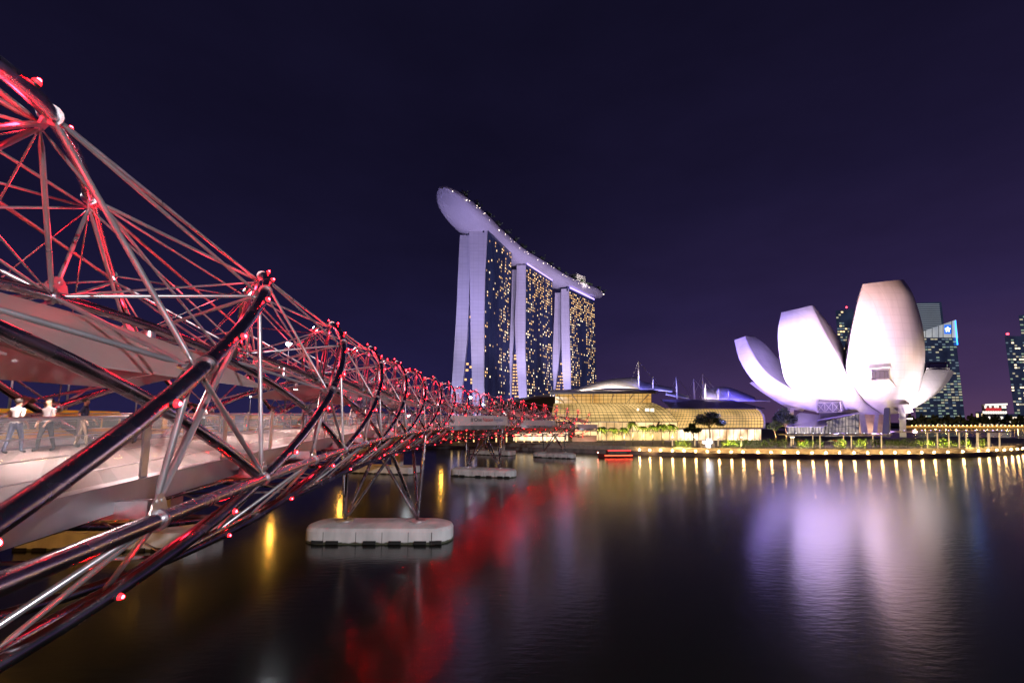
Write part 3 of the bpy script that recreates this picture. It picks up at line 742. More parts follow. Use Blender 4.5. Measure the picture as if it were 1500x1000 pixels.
def person(loc, rz, shirt, pants, lab, stride=.18, arm=.1, H_=1.7):
    k = H_ / 1.7; J = []; E_ = []; RR = []
    def add(p, r_, par=None):
        J.append(Vector(p) * k); RR.append(r_ if not isinstance(r_, float) else r_ * k)
        if par is not None: E_.append((par, len(J) - 1))
        return len(J) - 1
    pel = add((0, 0, .94), (.15, .105)); wai = add((0, 0, 1.10), (.135, .095), pel); che = add((0, .0, 1.28), (.165, .11), wai); nkb = add((0, 0, 1.43), (.085, .07), che)
    nk = add((0, .01, 1.49), .052, nkb); hd = add((0, .015, 1.56), (.070, .085), nk); ht = add((0, .01, 1.645), (.072, .088), hd); add((0, .0, 1.69), (.045, .055), ht)
    add((0, .105, 1.585), .016, hd)
    for sg in (1, -1):
        st = stride * sg
        hp = add((.085 * sg, 0, .88), .09, pel); kn = add((.095 * sg, st * .55 + .02, .49), .062, hp); an = add((.095 * sg, st - .03, .09), .042, kn); add((.105 * sg, st + .12, .035), (.04, .03), an)
        sh = add((.175 * sg, 0, 1.39), .058, che); el = add((.225 * sg, -.03 - st * .4, 1.12), .043, sh); wr = add((.22 * sg, .10 - st * .4 + arm, .90), .030, el); pm = add((.215 * sg, .13 - st * .4 + arm, .84), (.018, .032), wr)
        for f in range(4): add((.215 * sg, .108 - st * .4 + arm + .018 * f, .765 + .006 * abs(f - 2)), .0085, pm)
        add((.195 * sg, .165 - st * .4 + arm, .80), .0095, pm)
    mats = [mat('cloth_' + shirt[0], shirt[1], .8, noise=.1, nscale=10), mat('cloth_' + pants[0], pants[1], .8, noise=.1, nscale=10), M_SKIN, M_BLACK]
    def assign(c):
        z = c.z / k
        if z > 1.455: return 2
        if z < .085: return 3
        if abs(c.x) > .165 * k and z < 1.20: return 2
        return 0 if z > .95 else 1
    o = skin_mesh('person', J, E_, RR, mats, assign); o.location = loc; o.rotation_euler = (0, 0, rz); tag(o, lab, 'person', 'people walking on the footbridge')
    m = MB(); m.ball(Vector((0, -.01 * k, 1.64 * k)), .098 * k, 0, 14, 9, 1.0)
    m.v = [v for v in m.v]; h = m.build('hair', M_HAIR, None, True); h.parent = o
    keep = [v for v in h.data.vertices]
    bmm = bmesh.new(); bmm.from_mesh(h.data)
    bmesh.ops.delete(bmm, geom=[v for v in bmm.verts if v.co.y > .045 * k and v.co.z < 1.655 * k or v.co.z < 1.57 * k], context='VERTS'); bmm.to_mesh(h.data); bmm.free()
    # face: eyes, brows and mouth sit on the head
    for sg in (1, -1):
        m = MB(); m.ball(Vector((.030 * sg * k, .088 * k, 1.605 * k)), .011 * k, 0, 8, 5); e = m.build('eye', M_HAIR, None, True); e.parent = o
    m = MB(); m.box(Vector((0, .095 * k, 1.545 * k)), (.045 * k, .012 * k, .010 * k)); e = m.build('mouth', mat('lips', (.35, .12, .10), .5), None); e.parent = o
    return o
def on_deck(s_, a): return LAT(s_, a, -1.9)
cl = {'white': ('white', (.75, .74, .72)), 'navy': ('navy', (.03, .04, .10)), 'denim': ('denim', (.08, .11, .20)), 'red': ('red', (.5, .04, .04)), 'grey': ('grey', (.25, .25, .26)), 'black': ('black', (.02, .02, .022)), 'khaki': ('khaki', (.38, .30, .20))}
for s_, a, dr, sh, pa, lab in ((16.2, -2.9, 0, 'white', 'denim', 'person in white top and jeans walking on the deck at the left edge'), (17.0, -2.7, 3.0, 'grey', 'black', 'person in grey top and black trousers on the deck near the left edge'),
                              (18.7, -2.9, -1.2, 'navy', 'khaki', 'person in navy top and khaki trousers by the far railing'), (20.6, -2.2, 3.0, 'red', 'denim', 'person in red top walking on the deck behind the nearest tubes'),
                              (25.5, -2.6, .1, 'white', 'black', 'person in white top and black trousers farther along the deck'), (46, -1.0, 3.1, 'grey', 'denim', 'small person in grey top far along the deck')):
    person(on_deck(s_, a), -HEAD(s_) + dr, cl[sh], cl[pa], lab, H_=1.62 + .03 * (s_ % 4))
# ================================================================== HOTEL TOWERS AND ROOFTOP DECK
M_SLAB = mat('tower_panel', (.66, .64, .66), .55, noise=.06, nscale=.06, stretch=(1, 1, 6), bump=.05, bscale=.6); seams(M_SLAB, 5.0, 3.6, .16)
M_FAC = glass_lit('tower_glass', (.005, .007, .024), (.014, .020, .062), .9, .05, base=(.015, .018, .04), stretch=(1, 1, .4))  # faint blue sheen put into the facade glass as emission
M_ATR = glass_lit('atrium_glass', (.01, .015, .16), (.015, .03, .30), .35, .06)
WIN = [emis('window_amber', (1.0, .55, .20), 1.5), emis('window_warm', (1.0, .68, .34), 1.9), emis('window_pale', (1.0, .80, .52), 2.2), emis('window_dim', (1.0, .58, .26), .55), emis('window_curtained', (.95, .72, .46), .9)]
def lit_windows(parent, items, cap=100):
    """items: list of (4 corner points, material index)"""
    order = sorted(items, key=lambda t: -((t[0][1] - t[0][0]).length * (t[0][3] - t[0][0]).length) / (t[0][0] - CAMP).length ** 2)
    for q, mi in order[:cap]:
        m = MB(); m.quad(*q); m.build('window', WIN[mi] if isinstance(mi, int) else mi, parent)
    if len(order) > cap:
        rest = order[cap:]; ms = []
        for q, mi in rest:
            mm = WIN[mi] if isinstance(mi, int) else mi
            if mm not in ms: ms.append(mm)
        m = MB()
        for q, mi in rest: m.quad(*q, m=ms.index(WIN[mi] if isinstance(mi, int) else mi))
        tag(m.build('lit_windows', ms, parent), kind='stuff')
def interp(rows, py, k):
    for a, b_ in zip(rows, rows[1:]):
        if py <= b_[0] or b_ is rows[-1]:
            t = (py - a[0]) / (b_[0] - a[0]); return a[k] + (b_[k] - a[k]) * t
TOWERS = []
def tower(rows, Y, dirv, L, roof_l, prob, lab, cols, low_from):
    d = Vector((dirv[0], dirv[1], 0)).normalized(); nrm = Vector((d.y, -d.x, 0))     # nrm points to the bay
    p0 = W3(rows[0][3], rows[0][0], Y); base = Vector((p0.x, p0.y, 3.4))
    t = thing('hotel_tower', base, lab, 'hotel tower', 'three hotel towers under one rooftop deck')
    ys = [rows[0][0] + (640 - rows[0][0]) * i / 28 for i in range(29)]
    def edge(py, k):
        p = W3(interp(rows, py, k), py, Y); return p
    for (ka, kb, dz) in ((1, 2, -6), (3, 4, 0)):
        m = MB(); secs = []
        for py in ys:
            a, b_ = edge(py, ka), edge(py, kb)
            if ka == 1: a = W3(interp(rows, py, ka), py, Y + 7); b_ = W3(interp(rows, py, kb), py, Y + 7)
            if py == ys[0]: a.z += dz; b_.z += dz
            secs.append([a, b_, b_ + d * (L - (7 if ka == 1 else 0)), a + d * (L - (7 if ka == 1 else 0))])
        m.sweep(secs)
        m.build('leg_slab', M_SLAB, t, 30)
    # bay facade, 60 mm proud of its slab
    m = MB(); g = []
    for py in ys:
        e = edge(py, 4) + nrm * .25; g.append([e + d * (.8 + (L - .8) * u / 8) for u in range(9)])
    m.grid(g); m.build('bay_facade', M_FAC, t, True)
    top = edge(ys[0], 4); m = MB()
    mh = MB(); H0 = top.z; nfl = int((H0 - 6) / 3.55); wins = []
    def fac(zf, u):
        # facade point at height zf
        lo, hi = ys[0], 660
        for _ in range(30):
            mid = (lo + hi) / 2
            if edge(mid, 4).z > zf: lo = mid
            else: hi = mid
        return edge(lo, 4)
    rw = random.Random(len(lab))
    for fl in range(nfl):
        za = 6 + fl * 3.55; e0 = fac(za + .75, 0) + nrm * .34; e1 = fac(za + 2.7, 0) + nrm * .34
        v = fl / nfl
        for c in range(cols):
            u = (c + .5) / cols
            if rw.random() < prob(u, v, fl, c):
                a = .8 + (L - .8) * (c + .25) / cols; b_ = .8 + (L - .8) * (c + .75) / cols
                wins.append(((e0 + d * a, e0 + d * b_, e1 + d * b_, e1 + d * a), rw.choice((0, 1, 2, 3, 3, 4)) if v < .8 else rw.choice((0, 0, 1, 3))))
    # mullion lines of the facade
    for c in range(0, cols + 1, 1):
        a = .8 + (L - .8) * c / cols; m = MB() if c == 0 else m
        pts = [edge(py, 4) + nrm * .4 + d * a for py in ys[::4]]
        for p, q in zip(pts, pts[1:]): m.quad(p - d * .12, p + d * .12, q + d * .12, q - d * .12)
    m.build('facade_fins', mat('facade_fin', (.10, .10, .12), .4, .5), t)
    # atrium glass between the legs
    m = MB(); g = []
    for py in ys[4:]:
        a, b_ = edge(py, 2), edge(py, 3)
        if b_.x > a.x: g.append([a + d * 2.5, b_ + d * 2.5])
    if len(g) > 1: m.grid(g); m.build('atrium_glazing', M_ATR, t)
    aw = []
    for py in np.arange(rows[0][0] + 60, 625, 4.6):
        a, b_ = edge(py, 2) + d * 2.2, edge(py, 3) + d * 2.2; w = (b_ - a).x
        if w < .8: continue
        low = py > low_from
        n = max(1, int(w / 2.6))
        for c in range(n):
            if rw.random() < (.9 if low else .14):
                p = a.lerp(b_, (c + .15) / n); q = a.lerp(b_, (c + .85) / n); up = Vector((0, 0, 2.1 if not low else 1.7))
                aw.append(((p, q, q + up, p + up), 0))
    lit_windows(t, wins + aw)
    TOWERS.append((t, top, d, L, nrm, edge(ys[0], 1)))
    return t
def pr3(u, v, f, c):
    if u < .12: return .34 if (f // 4) % 2 else .10
    if u < .5: return .03 if v < .55 else .10
    return (.52 if (c % 3) else .15) * (.8 if v > .35 else .55)
def pr2(u, v, f, c):
    if v > .8: return .75 if u > .25 and (c % 4) else .35
    if u < .3: return .42
    if u < .62: return .10 if v < .5 else .2
    return .48
def pr1(u, v, f, c):
    if v > .78: return .7
    if u < .36: return .52
    if u < .62: return .07
    return .50
R3 = [(336, 674, 687, 687, 714), (400, 671, 688, 688, 710.5), (450, 669, 686.5, 688.8, 709.3), (500, 666, 684, 689.6, 709), (560, 662, 678, 691.6, 709), (640, 656, 671, 694, 710)]
R2 = [(388, 750, 757.5, 757, 770), (430, 749.3, 757, 756, 769.7), (470, 748, 755, 754, 769.5), (500, 746.6, 752.4, 755, 769), (540, 745.5, 749.5, 757, 770), (640, 743, 746, 764, 774)]
R1 = [(423, 813, 822.2, 822, 833), (460, 812, 822.2, 822, 834), (505, 810, 821.5, 822.5, 834.5), (540, 809, 818, 823.6, 835.6), (572, 809, 812.8, 826, 836), (640, 808, 811, 830, 838)]
tower(R3, 430, (.37, .93), 66, 0, pr3, 'hotel tower at left end of the row, its pale splayed legs fully in view', 18, 700)
tower(R2, 523, (.50, .866), 76, 0, pr2, 'middle hotel tower of the row with amber lit upper windows', 18, 540)
tower(R1, 616, (.60, .80), 80, 0, pr1, 'hotel tower at right end of the row, smallest in view', 18, 548)

# the boat-shaped deck lying across the three roofs
def mid(tw): t, top, d, L, nrm, l = tw; return (top + l) / 2 + d * (L * .5)
cps = [mid(TOWERS[0]), mid(TOWERS[1]), mid(TOWERS[2])]
e0 = (TOWERS[0][1] + TOWERS[0][5]) / 2
pth = [e0 + Vector((-21, -70, 0)), e0 + Vector((-12.5, -36, 0)), e0 + Vector((2, 6, 0)), cps[0], (cps[0] + cps[1]) / 2 + Vector((-3, 2, 0)), cps[1], (cps[1] + cps[2]) / 2 + Vector((-3, 2, 0)), cps[2], cps[2] + Vector((46, 44, 0))]
for p in pth: p.z = 0
CL = spline(pth, 70)
SPK = thing('rooftop_deck', Vector((cps[1].x, cps[1].y, 198)), 'long pale boat-shaped deck lying across the three hotel tower roofs', 'rooftop deck')
ZT, ZB = 212.8, 204.6
secs = []; cum = 0; tot = sum((CL[i + 1] - CL[i]).length for i in range(69)); HW = []
for i in range(70):
    if i: cum += (CL[i] - CL[i - 1]).length
    T = (CL[min(i + 1, 69)] - CL[max(i - 1, 0)]).normalized(); N = Vector((T.y, -T.x, 0))
    ub = min(1, cum / 84); us = min(1, (tot - cum) / 45)
    w = 20.5 * max(.03, (1 - (1 - ub) ** 2.2)) ** .52 * max(.03, (1 - (1 - us) ** 2)) ** .5
    dep = (ZT - ZB) * (.10 + .90 * min(1, cum / 55) ** .6) * (.4 + .6 * us)
    HW.append((CL[i], T, N, w))
    sec = []
    for a in range(17):
        th = math.pi * a / 16
        sec.append(CL[i] + N * (w * math.cos(th)) + Vector((0, 0, ZT - .9 - dep * abs(math.sin(th)) ** .75 * 1.0)))
    sec += [CL[i] - N * w + Vector((0, 0, ZT)), CL[i] + N * w + Vector((0, 0, ZT))]
    secs.append(sec)
def hull_mat():
    m = mat('deck_hull', (.64, .61, .64), .42, .15, bump=0.0); t = m.node_tree; b_ = t.nodes['Principled BSDF']
    tcx = t.nodes.new('ShaderNodeTexCoord'); br = t.nodes.new('ShaderNodeTexBrick'); mp = t.nodes.new('ShaderNodeMapping'); mp.inputs['Rotation'].default_value = (0, 0, R(25))
    t.links.new(tcx.outputs['Object'], mp.inputs[0]); t.links.new(mp.outputs[0], br.inputs[0]); br.inputs['Scale'].default_value = .35; br.inputs['Mortar Size'].default_value = .05
    br.inputs['Color1'].default_value = (.64, .61, .64, 1); br.inputs['Color2'].default_value = (.57, .545, .58, 1); br.inputs['Mortar'].default_value = (.36, .34, .37, 1)
    t.links.new(br.outputs[0], b_.inputs['Base Color']); return m
m = MB(); m.sweep(secs); m.build('hull', hull_mat(), SPK, 40)
M_PUR = emis('violet_strip', (.42, .30, 1.0), 3.2)
for (t, top, d, L, nrm, l) in TOWERS:
    m = MB(); a = top + nrm * (2.6 if top.y < 450 else 1.3) + Vector((0, 0, 2.0))
    m.box(a + d * (L * .5), (L * .96, .6, 2.0), ax=(d, Vector((-d.y, d.x, 0)), Vector((0, 0, 1)))); m.build('light_strip', M_PUR, SPK)
    # recessed dark collar between roof and hull
    m = MB(); c = (top + l) / 2 + d * (L * .5); w = (top - l).length * .36
    m.box(Vector((c.x, c.y, top.z + 1.2)), (L * .9, w * 2, 9), ax=(d, Vector((-d.y, d.x, 0)), Vector((0, 0, 1)))); m.build('roof_collar', mat('collar_glass', (.02, .03, .06), .2), SPK)
rw = random.Random(3)
M_DKL = emis('deck_lamp', (1.0, .82, .66), 7)
k = 0
for i in range(1, 69):
    C, T, N, w = HW[i]
    for _ in range(rw.choice((0, 1, 1, 2))):
        p = C + N * (w * rw.uniform(.93, .98)) + T * rw.uniform(-2, 2) + Vector((0, 0, ZT - rw.uniform(.2, 3.4))); m = MB(); m.ball(p + N * .6, rw.uniform(.2, .42), 0, 6, 4); m.build('deck_light', M_DKL, SPK)
    if i % 4 == 0:
        m = MB(); p = C + N * (w * .9) + Vector((0, 0, ZT))
        for _ in range(40):
            q = p + Vector((rw.gauss(0, 2.0), rw.gauss(0, 2.0), 2.2 + abs(rw.gauss(0, 1.8)))); a = Vector((rw.uniform(-1, 1), rw.uniform(-1, 1), rw.uniform(-1, 1))).normalized() * .7; b_ = a.cross(Vector((.3, .9, .2))).normalized() * .6
            m.quad(q - a - b_, q + a - b_, q + a + b_, q - a + b_)
        m.tube([p - Vector((0, 0, .1)), p + Vector((0, 0, 2))], .2, 5); m.build('roof_shrub', mat('roof_leaf', (.05, .08, .03), .7), SPK)
C, T, N, w = HW[3]; m = MB(); m.ball(C + Vector((0, 0, ZT + 1.5)), .6, 0, 8, 5); m.tube([C + Vector((0, 0, ZT)), C + Vector((0, 0, ZT + 1.2))], .15, 6, 1); m.build('beacon', [emis('beacon_red', (1, .03, .05), 12), M_DARK], SPK)
C, T, N, w = min(HW[35:], key=lambda h: abs(750 + FPX * h[0].x / (h[0].y * math.cos(PITCH) + 199 * math.sin(PITCH)) - 843))
cb = C + Vector((0, 0, ZT))
m = MB(); m.box(cb + Vector((0, 0, 8.5)), (24, 20, 17), rz=math.atan2(T.y, T.x)); m.build('roof_pavilion', M_CONCL, SPK)
m = MB(); m.box(cb + Vector((0, 0, 1.2)) + N * 11, (26, 3, 1.2), rz=math.atan2(T.y, T.x)); m.build('pavilion_light', emis('pavilion_glow', (1, .95, .85), 6), SPK)
C, T, N, w = HW[18]; m = MB(); m.box(C + Vector((0, 0, ZT + 3.5)) , (26, 14, 7), rz=math.atan2(T.y, T.x)); m.build('roof_pavilion', M_CONCL, SPK)
# violet floodlights of the towers and the deck
for (t, top, d, L, nrm, l), pw in zip(TOWERS, (1.0, 1.25, 1.5)):
    c = (top + l) / 2
    spot('tower_flood', (c.x - 10, c.y - 85, 6), (c.x, c.y, 40), 380000 * pw, (.58, .50, 1.0), 60, .8, 1)
    spot('tower_flood', (c.x + 12, c.y - 95, 6), (c.x, c.y, 150), 640000 * pw, (.66, .56, 1.0), 55, .8, 1)
bow = CL[8]
spot('hull_flood', (bow.x - 10, bow.y - 70, 40), (bow.x, bow.y + 25, 203), 620000, (.46, .40, 1.0), 70, .9, 1)
spot('hull_flood', (cps[0].x + 90, cps[0].y - 60, 40), (cps[0].x + 20, cps[0].y + 30, 205), 520000, (.66, .50, .95), 90, .9, 1)
spot('hull_flood', (cps[1].x + 110, cps[1].y - 60, 40), (cps[1].x + 45, cps[1].y + 40, 205), 640000, (.66, .50, .95), 90, .9, 1)

# ================================================================== LOTUS-SHAPED MUSEUM
MUS = thing('lotus_museum', W3(1258, 640, 212), 'white lotus-shaped museum with tall curved petals lit violet and warm white', 'museum')
MUS.location.z = 3.6
M_PET = mat('petal_shell', (.78, .76, .77), .40, noise=.10, nscale=.35, stretch=(1, 1, .12), bump=.02, bscale=.5); seams(M_PET, 5.5, 3.6, .10)
def petal(left, right, inl, inr, bulge, n=34, nu=16, back=(0, 1, .1)):
    A, B = spline([W3(*p) for p in left], n), spline([W3(*p) for p in right], n)
    IL, IR = spline([W3(*p) for p in inl], n), spline([W3(*p) for p in inr], n)
    m = MB(); g = []
    for i in range(n):
        row = []
        for u in range(nu + 1):
            t = u / nu; p = A[i].lerp(B[i], t); e = bulge * (4 * t * (1 - t)) ** .8 * (.35 + .65 * math.sin(math.pi * min(1, .15 + .85 * i / (n - 1))) ** .7)
            row.append(p + Vector((0, -1, 0)) * e - Vector((0, 0, .15 * e)))
        g.append(row)
    m.grid(g)
    m.grid([[IL[i], A[i]] for i in range(n)]); m.grid([[B[i], IR[i]] for i in range(n)]); m.grid([[IR[i], IL[i]] for i in range(n)])
    m.poly(g[-1] + [IR[-1], IL[-1]]); m.poly((g[0] + [IR[0], IL[0]])[::-1])
    o = m.build('petal', M_PET, MUS, 16, weld=True)
    return o, g
# tall front right petal
P3, g3 = petal([(1292, 607, 207), (1266, 586, 203), (1241, 547, 201), (1243, 515, 200), (1249, 478, 200), (1256, 446, 200.5), (1264, 416, 202)],
               [(1334, 599, 210), (1347, 572, 206), (1354, 540, 204), (1355, 510, 203), (1352, 480, 203), (1344, 449, 203), (1335, 426, 202.5), (1323.5, 409.5, 203)],
               [(1290, 604, 216), (1264, 580, 218), (1238.5, 541, 220), (1237, 510, 224), (1249, 468, 228), (1256.5, 435, 231), (1263, 416.5, 232)],
               [(1332, 596, 222), (1343, 572, 226), (1348, 540, 228), (1347, 510, 230), (1344, 480, 231), (1338, 449, 233), (1330, 426, 234), (1322, 411, 235)], 4.2)
P2, g2 = petal([(1232, 604, 206), (1198, 589.5, 206), (1172, 577, 206), (1152, 560, 206), (1144, 533, 206), (1140, 504, 206), (1140, 480, 206.5), (1144.5, 457.5, 208)],
               [(1293, 607, 206), (1270, 591.5, 203), (1254, 571, 201), (1240, 547, 200.5), (1228, 522, 200), (1210, 489, 200), (1199, 467, 201), (1189.5, 447, 203)],
               [(1236, 602, 215), (1204, 587, 220), (1182, 575, 224), (1168, 560, 228), (1160, 533, 231), (1156, 504, 233), (1152, 480, 234), (1150, 458, 235)],
               [(1290, 604, 216), (1266, 588, 218), (1250, 566, 220), (1238.5, 541, 221), (1235.5, 508, 225), (1216, 477, 229), (1202, 460, 231), (1192, 448, 232)], 3.2)
P1, g1 = petal([(1210, 606, 210), (1180, 600, 211), (1150, 591, 213), (1120, 573.5, 216), (1097, 550, 219), (1083, 526, 222), (1075.5, 498, 226)],
               [(1214, 596, 206), (1198, 588.5, 206), (1162, 570.5, 208), (1132, 552, 211), (1114, 534, 214), (1099.5, 510, 218), (1091.5, 492, 222)],
               [(1212, 602, 222), (1185, 594, 226), (1155, 583, 230), (1127, 566, 234), (1106, 543, 238), (1094, 520, 240), (1085, 497, 242)],
               [(1214, 594, 220), (1202, 585, 224), (1176, 568, 228), (1158, 548, 232), (1142, 528, 236), (1122, 505, 239), (1106, 493.5, 241)], 2.2)
P4, g4 = petal([(1326, 599, 205), (1338, 582, 206), (1348, 560, 208), (1357, 541, 211)],
               [(1342, 594, 207), (1362, 582, 209), (1379, 565, 212), (1391, 541, 216)],
               [(1330, 596, 216), (1340, 576, 220), (1348, 554, 224), (1356, 530, 228)],
               [(1350, 592, 214), (1374, 575, 217), (1389, 559, 220), (1398, 544.5, 224)], 2.5)
P5, g5 = petal([(1175, 603, 232), (1150, 595, 234), (1120, 577, 238), (1098, 561, 242)], [(1178, 598, 230), (1155, 589, 232), (1124, 571.5, 236), (1101, 559, 240)],
               [(1177, 601, 240), (1153, 592, 242), (1123, 575, 246), (1100, 560.5, 249)], [(1179, 597, 240), (1157, 588, 242), (1126, 571, 246), (1103, 559, 249)], .6)
petal([(1290, 604, 224), (1300, 580, 236), (1310, 556, 246), (1316, 536, 252)], [(1330, 602, 224), (1352, 580, 236), (1366, 556, 246), (1374, 536, 252)],
      [(1292, 602, 238), (1302, 578, 248), (1311, 554, 256), (1317, 536, 260)], [(1330, 600, 238), (1350, 578, 248), (1364, 554, 256), (1372, 536, 260)], -3)
M_SKYG = mat('skylight_glass', (.03, .03, .05), .15)
# open skylight mouth of the short right petal, with its rim
m = MB(); q = [W3(1358, 539.5, 211.6), W3(1389.5, 539.5, 216), W3(1390, 531, 226), W3(1359, 531, 226)]
for a, b_ in zip(q, q[1:] + q[:1]): m.tube([a, b_], .35, 6)
m.build('rim', M_PET, P4)
m = MB(); m.poly([W3(1361, 538.4, 212), W3(1387, 538.4, 216), W3(1387, 531.5, 225.6), W3(1362, 531.5, 225.6)]); m.build('skylight', M_SKYG, P4)
# dormer window on the tall petal
def on_grid(g, px, py):
    best = None
    for r_ in g:
        for p in r_:
            q = p - CAMP; dd = q.y * math.cos(PITCH) + q.z * math.sin(PITCH); uu = -q.y * math.sin(PITCH) + q.z * math.cos(PITCH)
            e = (750 + FPX * q.x / dd - px) ** 2 + (CYPX - FPX * uu / dd - py) ** 2
            if best is None or e < best[0]: best = (e, p.y)
    return best[1]
DY = on_grid(g3, 1290, 552); DYb = on_grid(g3, 1290, 566)
m = MB()
f = [W3(1276, 557, DY - 1.0), W3(1303, 555.5, DY - 1.0), W3(1302.5, 540, DY - 1.8), W3(1275, 541.5, DY - 1.8)]
bk = [W3(1268, 567, DYb + .4), W3(1315, 569, DYb + .4), W3(1306, 537.5, DY + 2), W3(1272, 539.5, DY + 2)]
for a in range(4): m.quad(f[a], f[(a + 1) % 4], bk[(a + 1) % 4], bk[a])
m.hexa([W3(1272.5, 541.5, DY - 2.6), W3(1304.5, 538.8, DY - 2.6), W3(1307, 538, DY + 2), W3(1272, 540, DY + 2), W3(1272.5, 539.7, DY - 2.6), W3(1304.5, 536.5, DY - 2.6), W3(1307, 536, DY + 2), W3(1272, 538.3, DY + 2)])
dw = m.build('dormer_window', M_PET, P3)
m = MB(); m.quad(*[p + Vector((0, -.05, 0)) for p in (W3(1277.5, 555, DY - 1.25), W3(1302, 554, DY - 1.25), W3(1301.5, 542.5, DY - 1.9), W3(1277, 543.5, DY - 1.9))]); m.build('pane', mat('dormer_pane', (.10, .09, .11), .2), dw)
for x in (1282.5, 1289, 1295.5):
    m = MB(); m.tube([W3(x, 554.5, DY - 1.4), W3(x, 543, DY - 2.05)], .07, 5); m.build('glazing_bar', M_DARK, dw)
# base: lattice box, sloped roof, glass foyer, columns
m = MB(); B0 = [W3(1197, 604, 198), W3(1232, 603, 198), W3(1240, 596, 206), W3(1199, 597, 206)]; hgt = Vector((0, 0, 4.3))
for a in range(4):
    b_ = (a + 1) % 4
    m.tube([B0[a], B0[a] + hgt], .18, 6); m.tube([B0[a], B0[b_]], .18, 6); m.tube([B0[a] + hgt, B0[b_] + hgt], .18, 6)
    for t in range(3):
        p, q = B0[a].lerp(B0[b_], t / 3), B0[a].lerp(B0[b_], (t + 1) / 3)
        m.tube([p, q + hgt], .10, 5); m.tube([q, p + hgt], .10, 5); m.tube([q, q + hgt], .10, 5)
m.build('lattice_cage', mat('cage_steel', (.55, .52, .58), .4, .5), MUS)
m = MB(); m.hexa([p + Vector((0, 0, .3)) + (Vector((1, .8, 0)) if i in (0,) else Vector((-1, .8, 0)) if i == 1 else Vector((0, -.8, 0))) for i, p in enumerate(B0)] + [p + hgt * .95 + (Vector((1, .8, 0)) if i == 0 else Vector((-1, .8, 0)) if i == 1 else Vector((0, -.8, 0))) for i, p in enumerate(B0)])
m.build('lift_core', mat('core_panel', (.16, .15, .22), .4), MUS)
m = MB(); m.hexa([W3(1152, 625.5, 194), W3(1208, 625.5, 192), W3(1222, 618, 206), W3(1168, 606, 208), W3(1152, 624.3, 194), W3(1208, 624.3, 192), W3(1222, 610, 206), W3(1172, 604, 208)]); m.build('sloped_roof', mat('roof_metal', (.45, .43, .50), .4, .3, noise=.1, nscale=.4), MUS)
m = MB(); m.hexa([W3(1196, 617, 196), W3(1258, 606, 196), W3(1258, 604, 206), W3(1200, 606, 206), W3(1200, 614, 196), W3(1258, 604, 196), W3(1258, 602, 206), W3(1202, 603, 206)]); m.build('foyer_roof', mat('foyer_roof', (.20, .18, .34), .35, .3), MUS)
M_FOY = glass_lit('foyer_glass', (.05, .05, .10), (.75, .62, .50), .7, .35)
m = MB(); g = [[W3(1208 + 50 * u / 10, 639, 194), W3(1210 + 48 * u / 10, 617 - 11 * u / 10, 197)] for u in range(11)]; m.grid(g); m.build('foyer_glazing', M_FOY, MUS)
m = MB()
for u in range(0, 11): m.tube(g[u], .12, 5)
m.tube([g[0][0].lerp(g[0][1], .5), g[10][0].lerp(g[10][1], .5)], .1, 5); m.build('foyer_frame', M_DARK, MUS)
m = MB(); m.grid([[W3(1154 + 54 * u / 8, 638, 195), W3(1154 + 54 * u / 8, 625.6, 195)] for u in range(9)]); m.build('cafe_glazing', glass_lit('cafe_glass', (.10, .09, .14), (1.0, .85, .75), .9, .5, stretch=(3, 3, .6)), MUS)
m = MB()
for u in range(13): m.tube([W3(1154 + 54 * u / 12, 638, 194.7), W3(1154 + 54 * u / 12, 625.6, 194.7)], .11, 5)
m.build('cafe_frame', M_DARK, MUS)
m = MB(); m.hexa([W3(1153, 600, 214), W3(1180, 600, 214), W3(1180, 600, 218), W3(1153, 600, 218), W3(1154, 597, 214), W3(1176, 592, 214), W3(1176, 592, 218), W3(1154, 596, 218)]); m.build('stair_block', M_CONCL, MUS)
m = MB(); m.hexa([W3(1153, 638, 212), W3(1163, 638, 212), W3(1163, 638, 218), W3(1153, 638, 218), W3(1153, 600, 212), W3(1163, 600, 212), W3(1163, 600, 218), W3(1153, 600, 218)]); m.build('column', M_CONCL, MUS)
m = MB(); m.hexa([W3(1292, 640, 190), W3(1303, 640, 190), W3(1305, 640, 200), W3(1296, 640, 200), W3(1295, 598, 193), W3(1302.5, 597, 193), W3(1304, 597, 201), W3(1297, 597, 201)]); m.build('column', mat('dark_pier', (.07, .07, .12), .4), MUS)
for pts in (([1318, 1328], 640, [1316, 1326], 592, 198), ([1262, 1272], 637, [1258, 1266], 604, 206), ([1278, 1285], 637, [1282, 1288], 605, 206)):
    (x0, x1), y0, (u0, u1), y1, Y = pts
    m = MB(); m.hexa([W3(x0, y0, Y), W3(x1, y0, Y), W3(x1, y0, Y + 3), W3(x0, y0, Y + 3), W3(u0, y1, Y), W3(u1, y1, Y), W3(u1, y1, Y + 3), W3(u0, y1, Y + 3)]); m.build('column', M_CONCL, MUS)
m = MB(); m.hexa([W3(1326, 606, 197), W3(1338, 603, 197), W3(1338, 603, 202), W3(1326, 606, 202), W3(1320, 592, 197), W3(1334, 592, 197), W3(1334, 592, 202), W3(1320, 592, 202)]); m.build('bracket', M_CONCL, MUS)
m = MB(); m.hexa([W3(1316, 614, 196.5), W3(1337, 614, 196.5), W3(1337, 614, 202), W3(1316, 614, 202), W3(1316, 612, 196.5), W3(1337, 612, 196.5), W3(1337, 612, 202), W3(1316, 612, 202)]); m.build('landing', M_CONCL, MUS)
m = MB(); m.grid([[W3(1256 + 38 * u / 6, 638, 212), W3(1256 + 38 * u / 6, 603, 212)] for u in range(7)]); m.build('hall_wall', mat('hall_wall', (.62, .45, .36), .7, noise=.25, nscale=.5), MUS)
for x in (1268, 1284): point('hall_lamp', W3(x, 630, 209), 900, (1.0, .72, .50), .3)
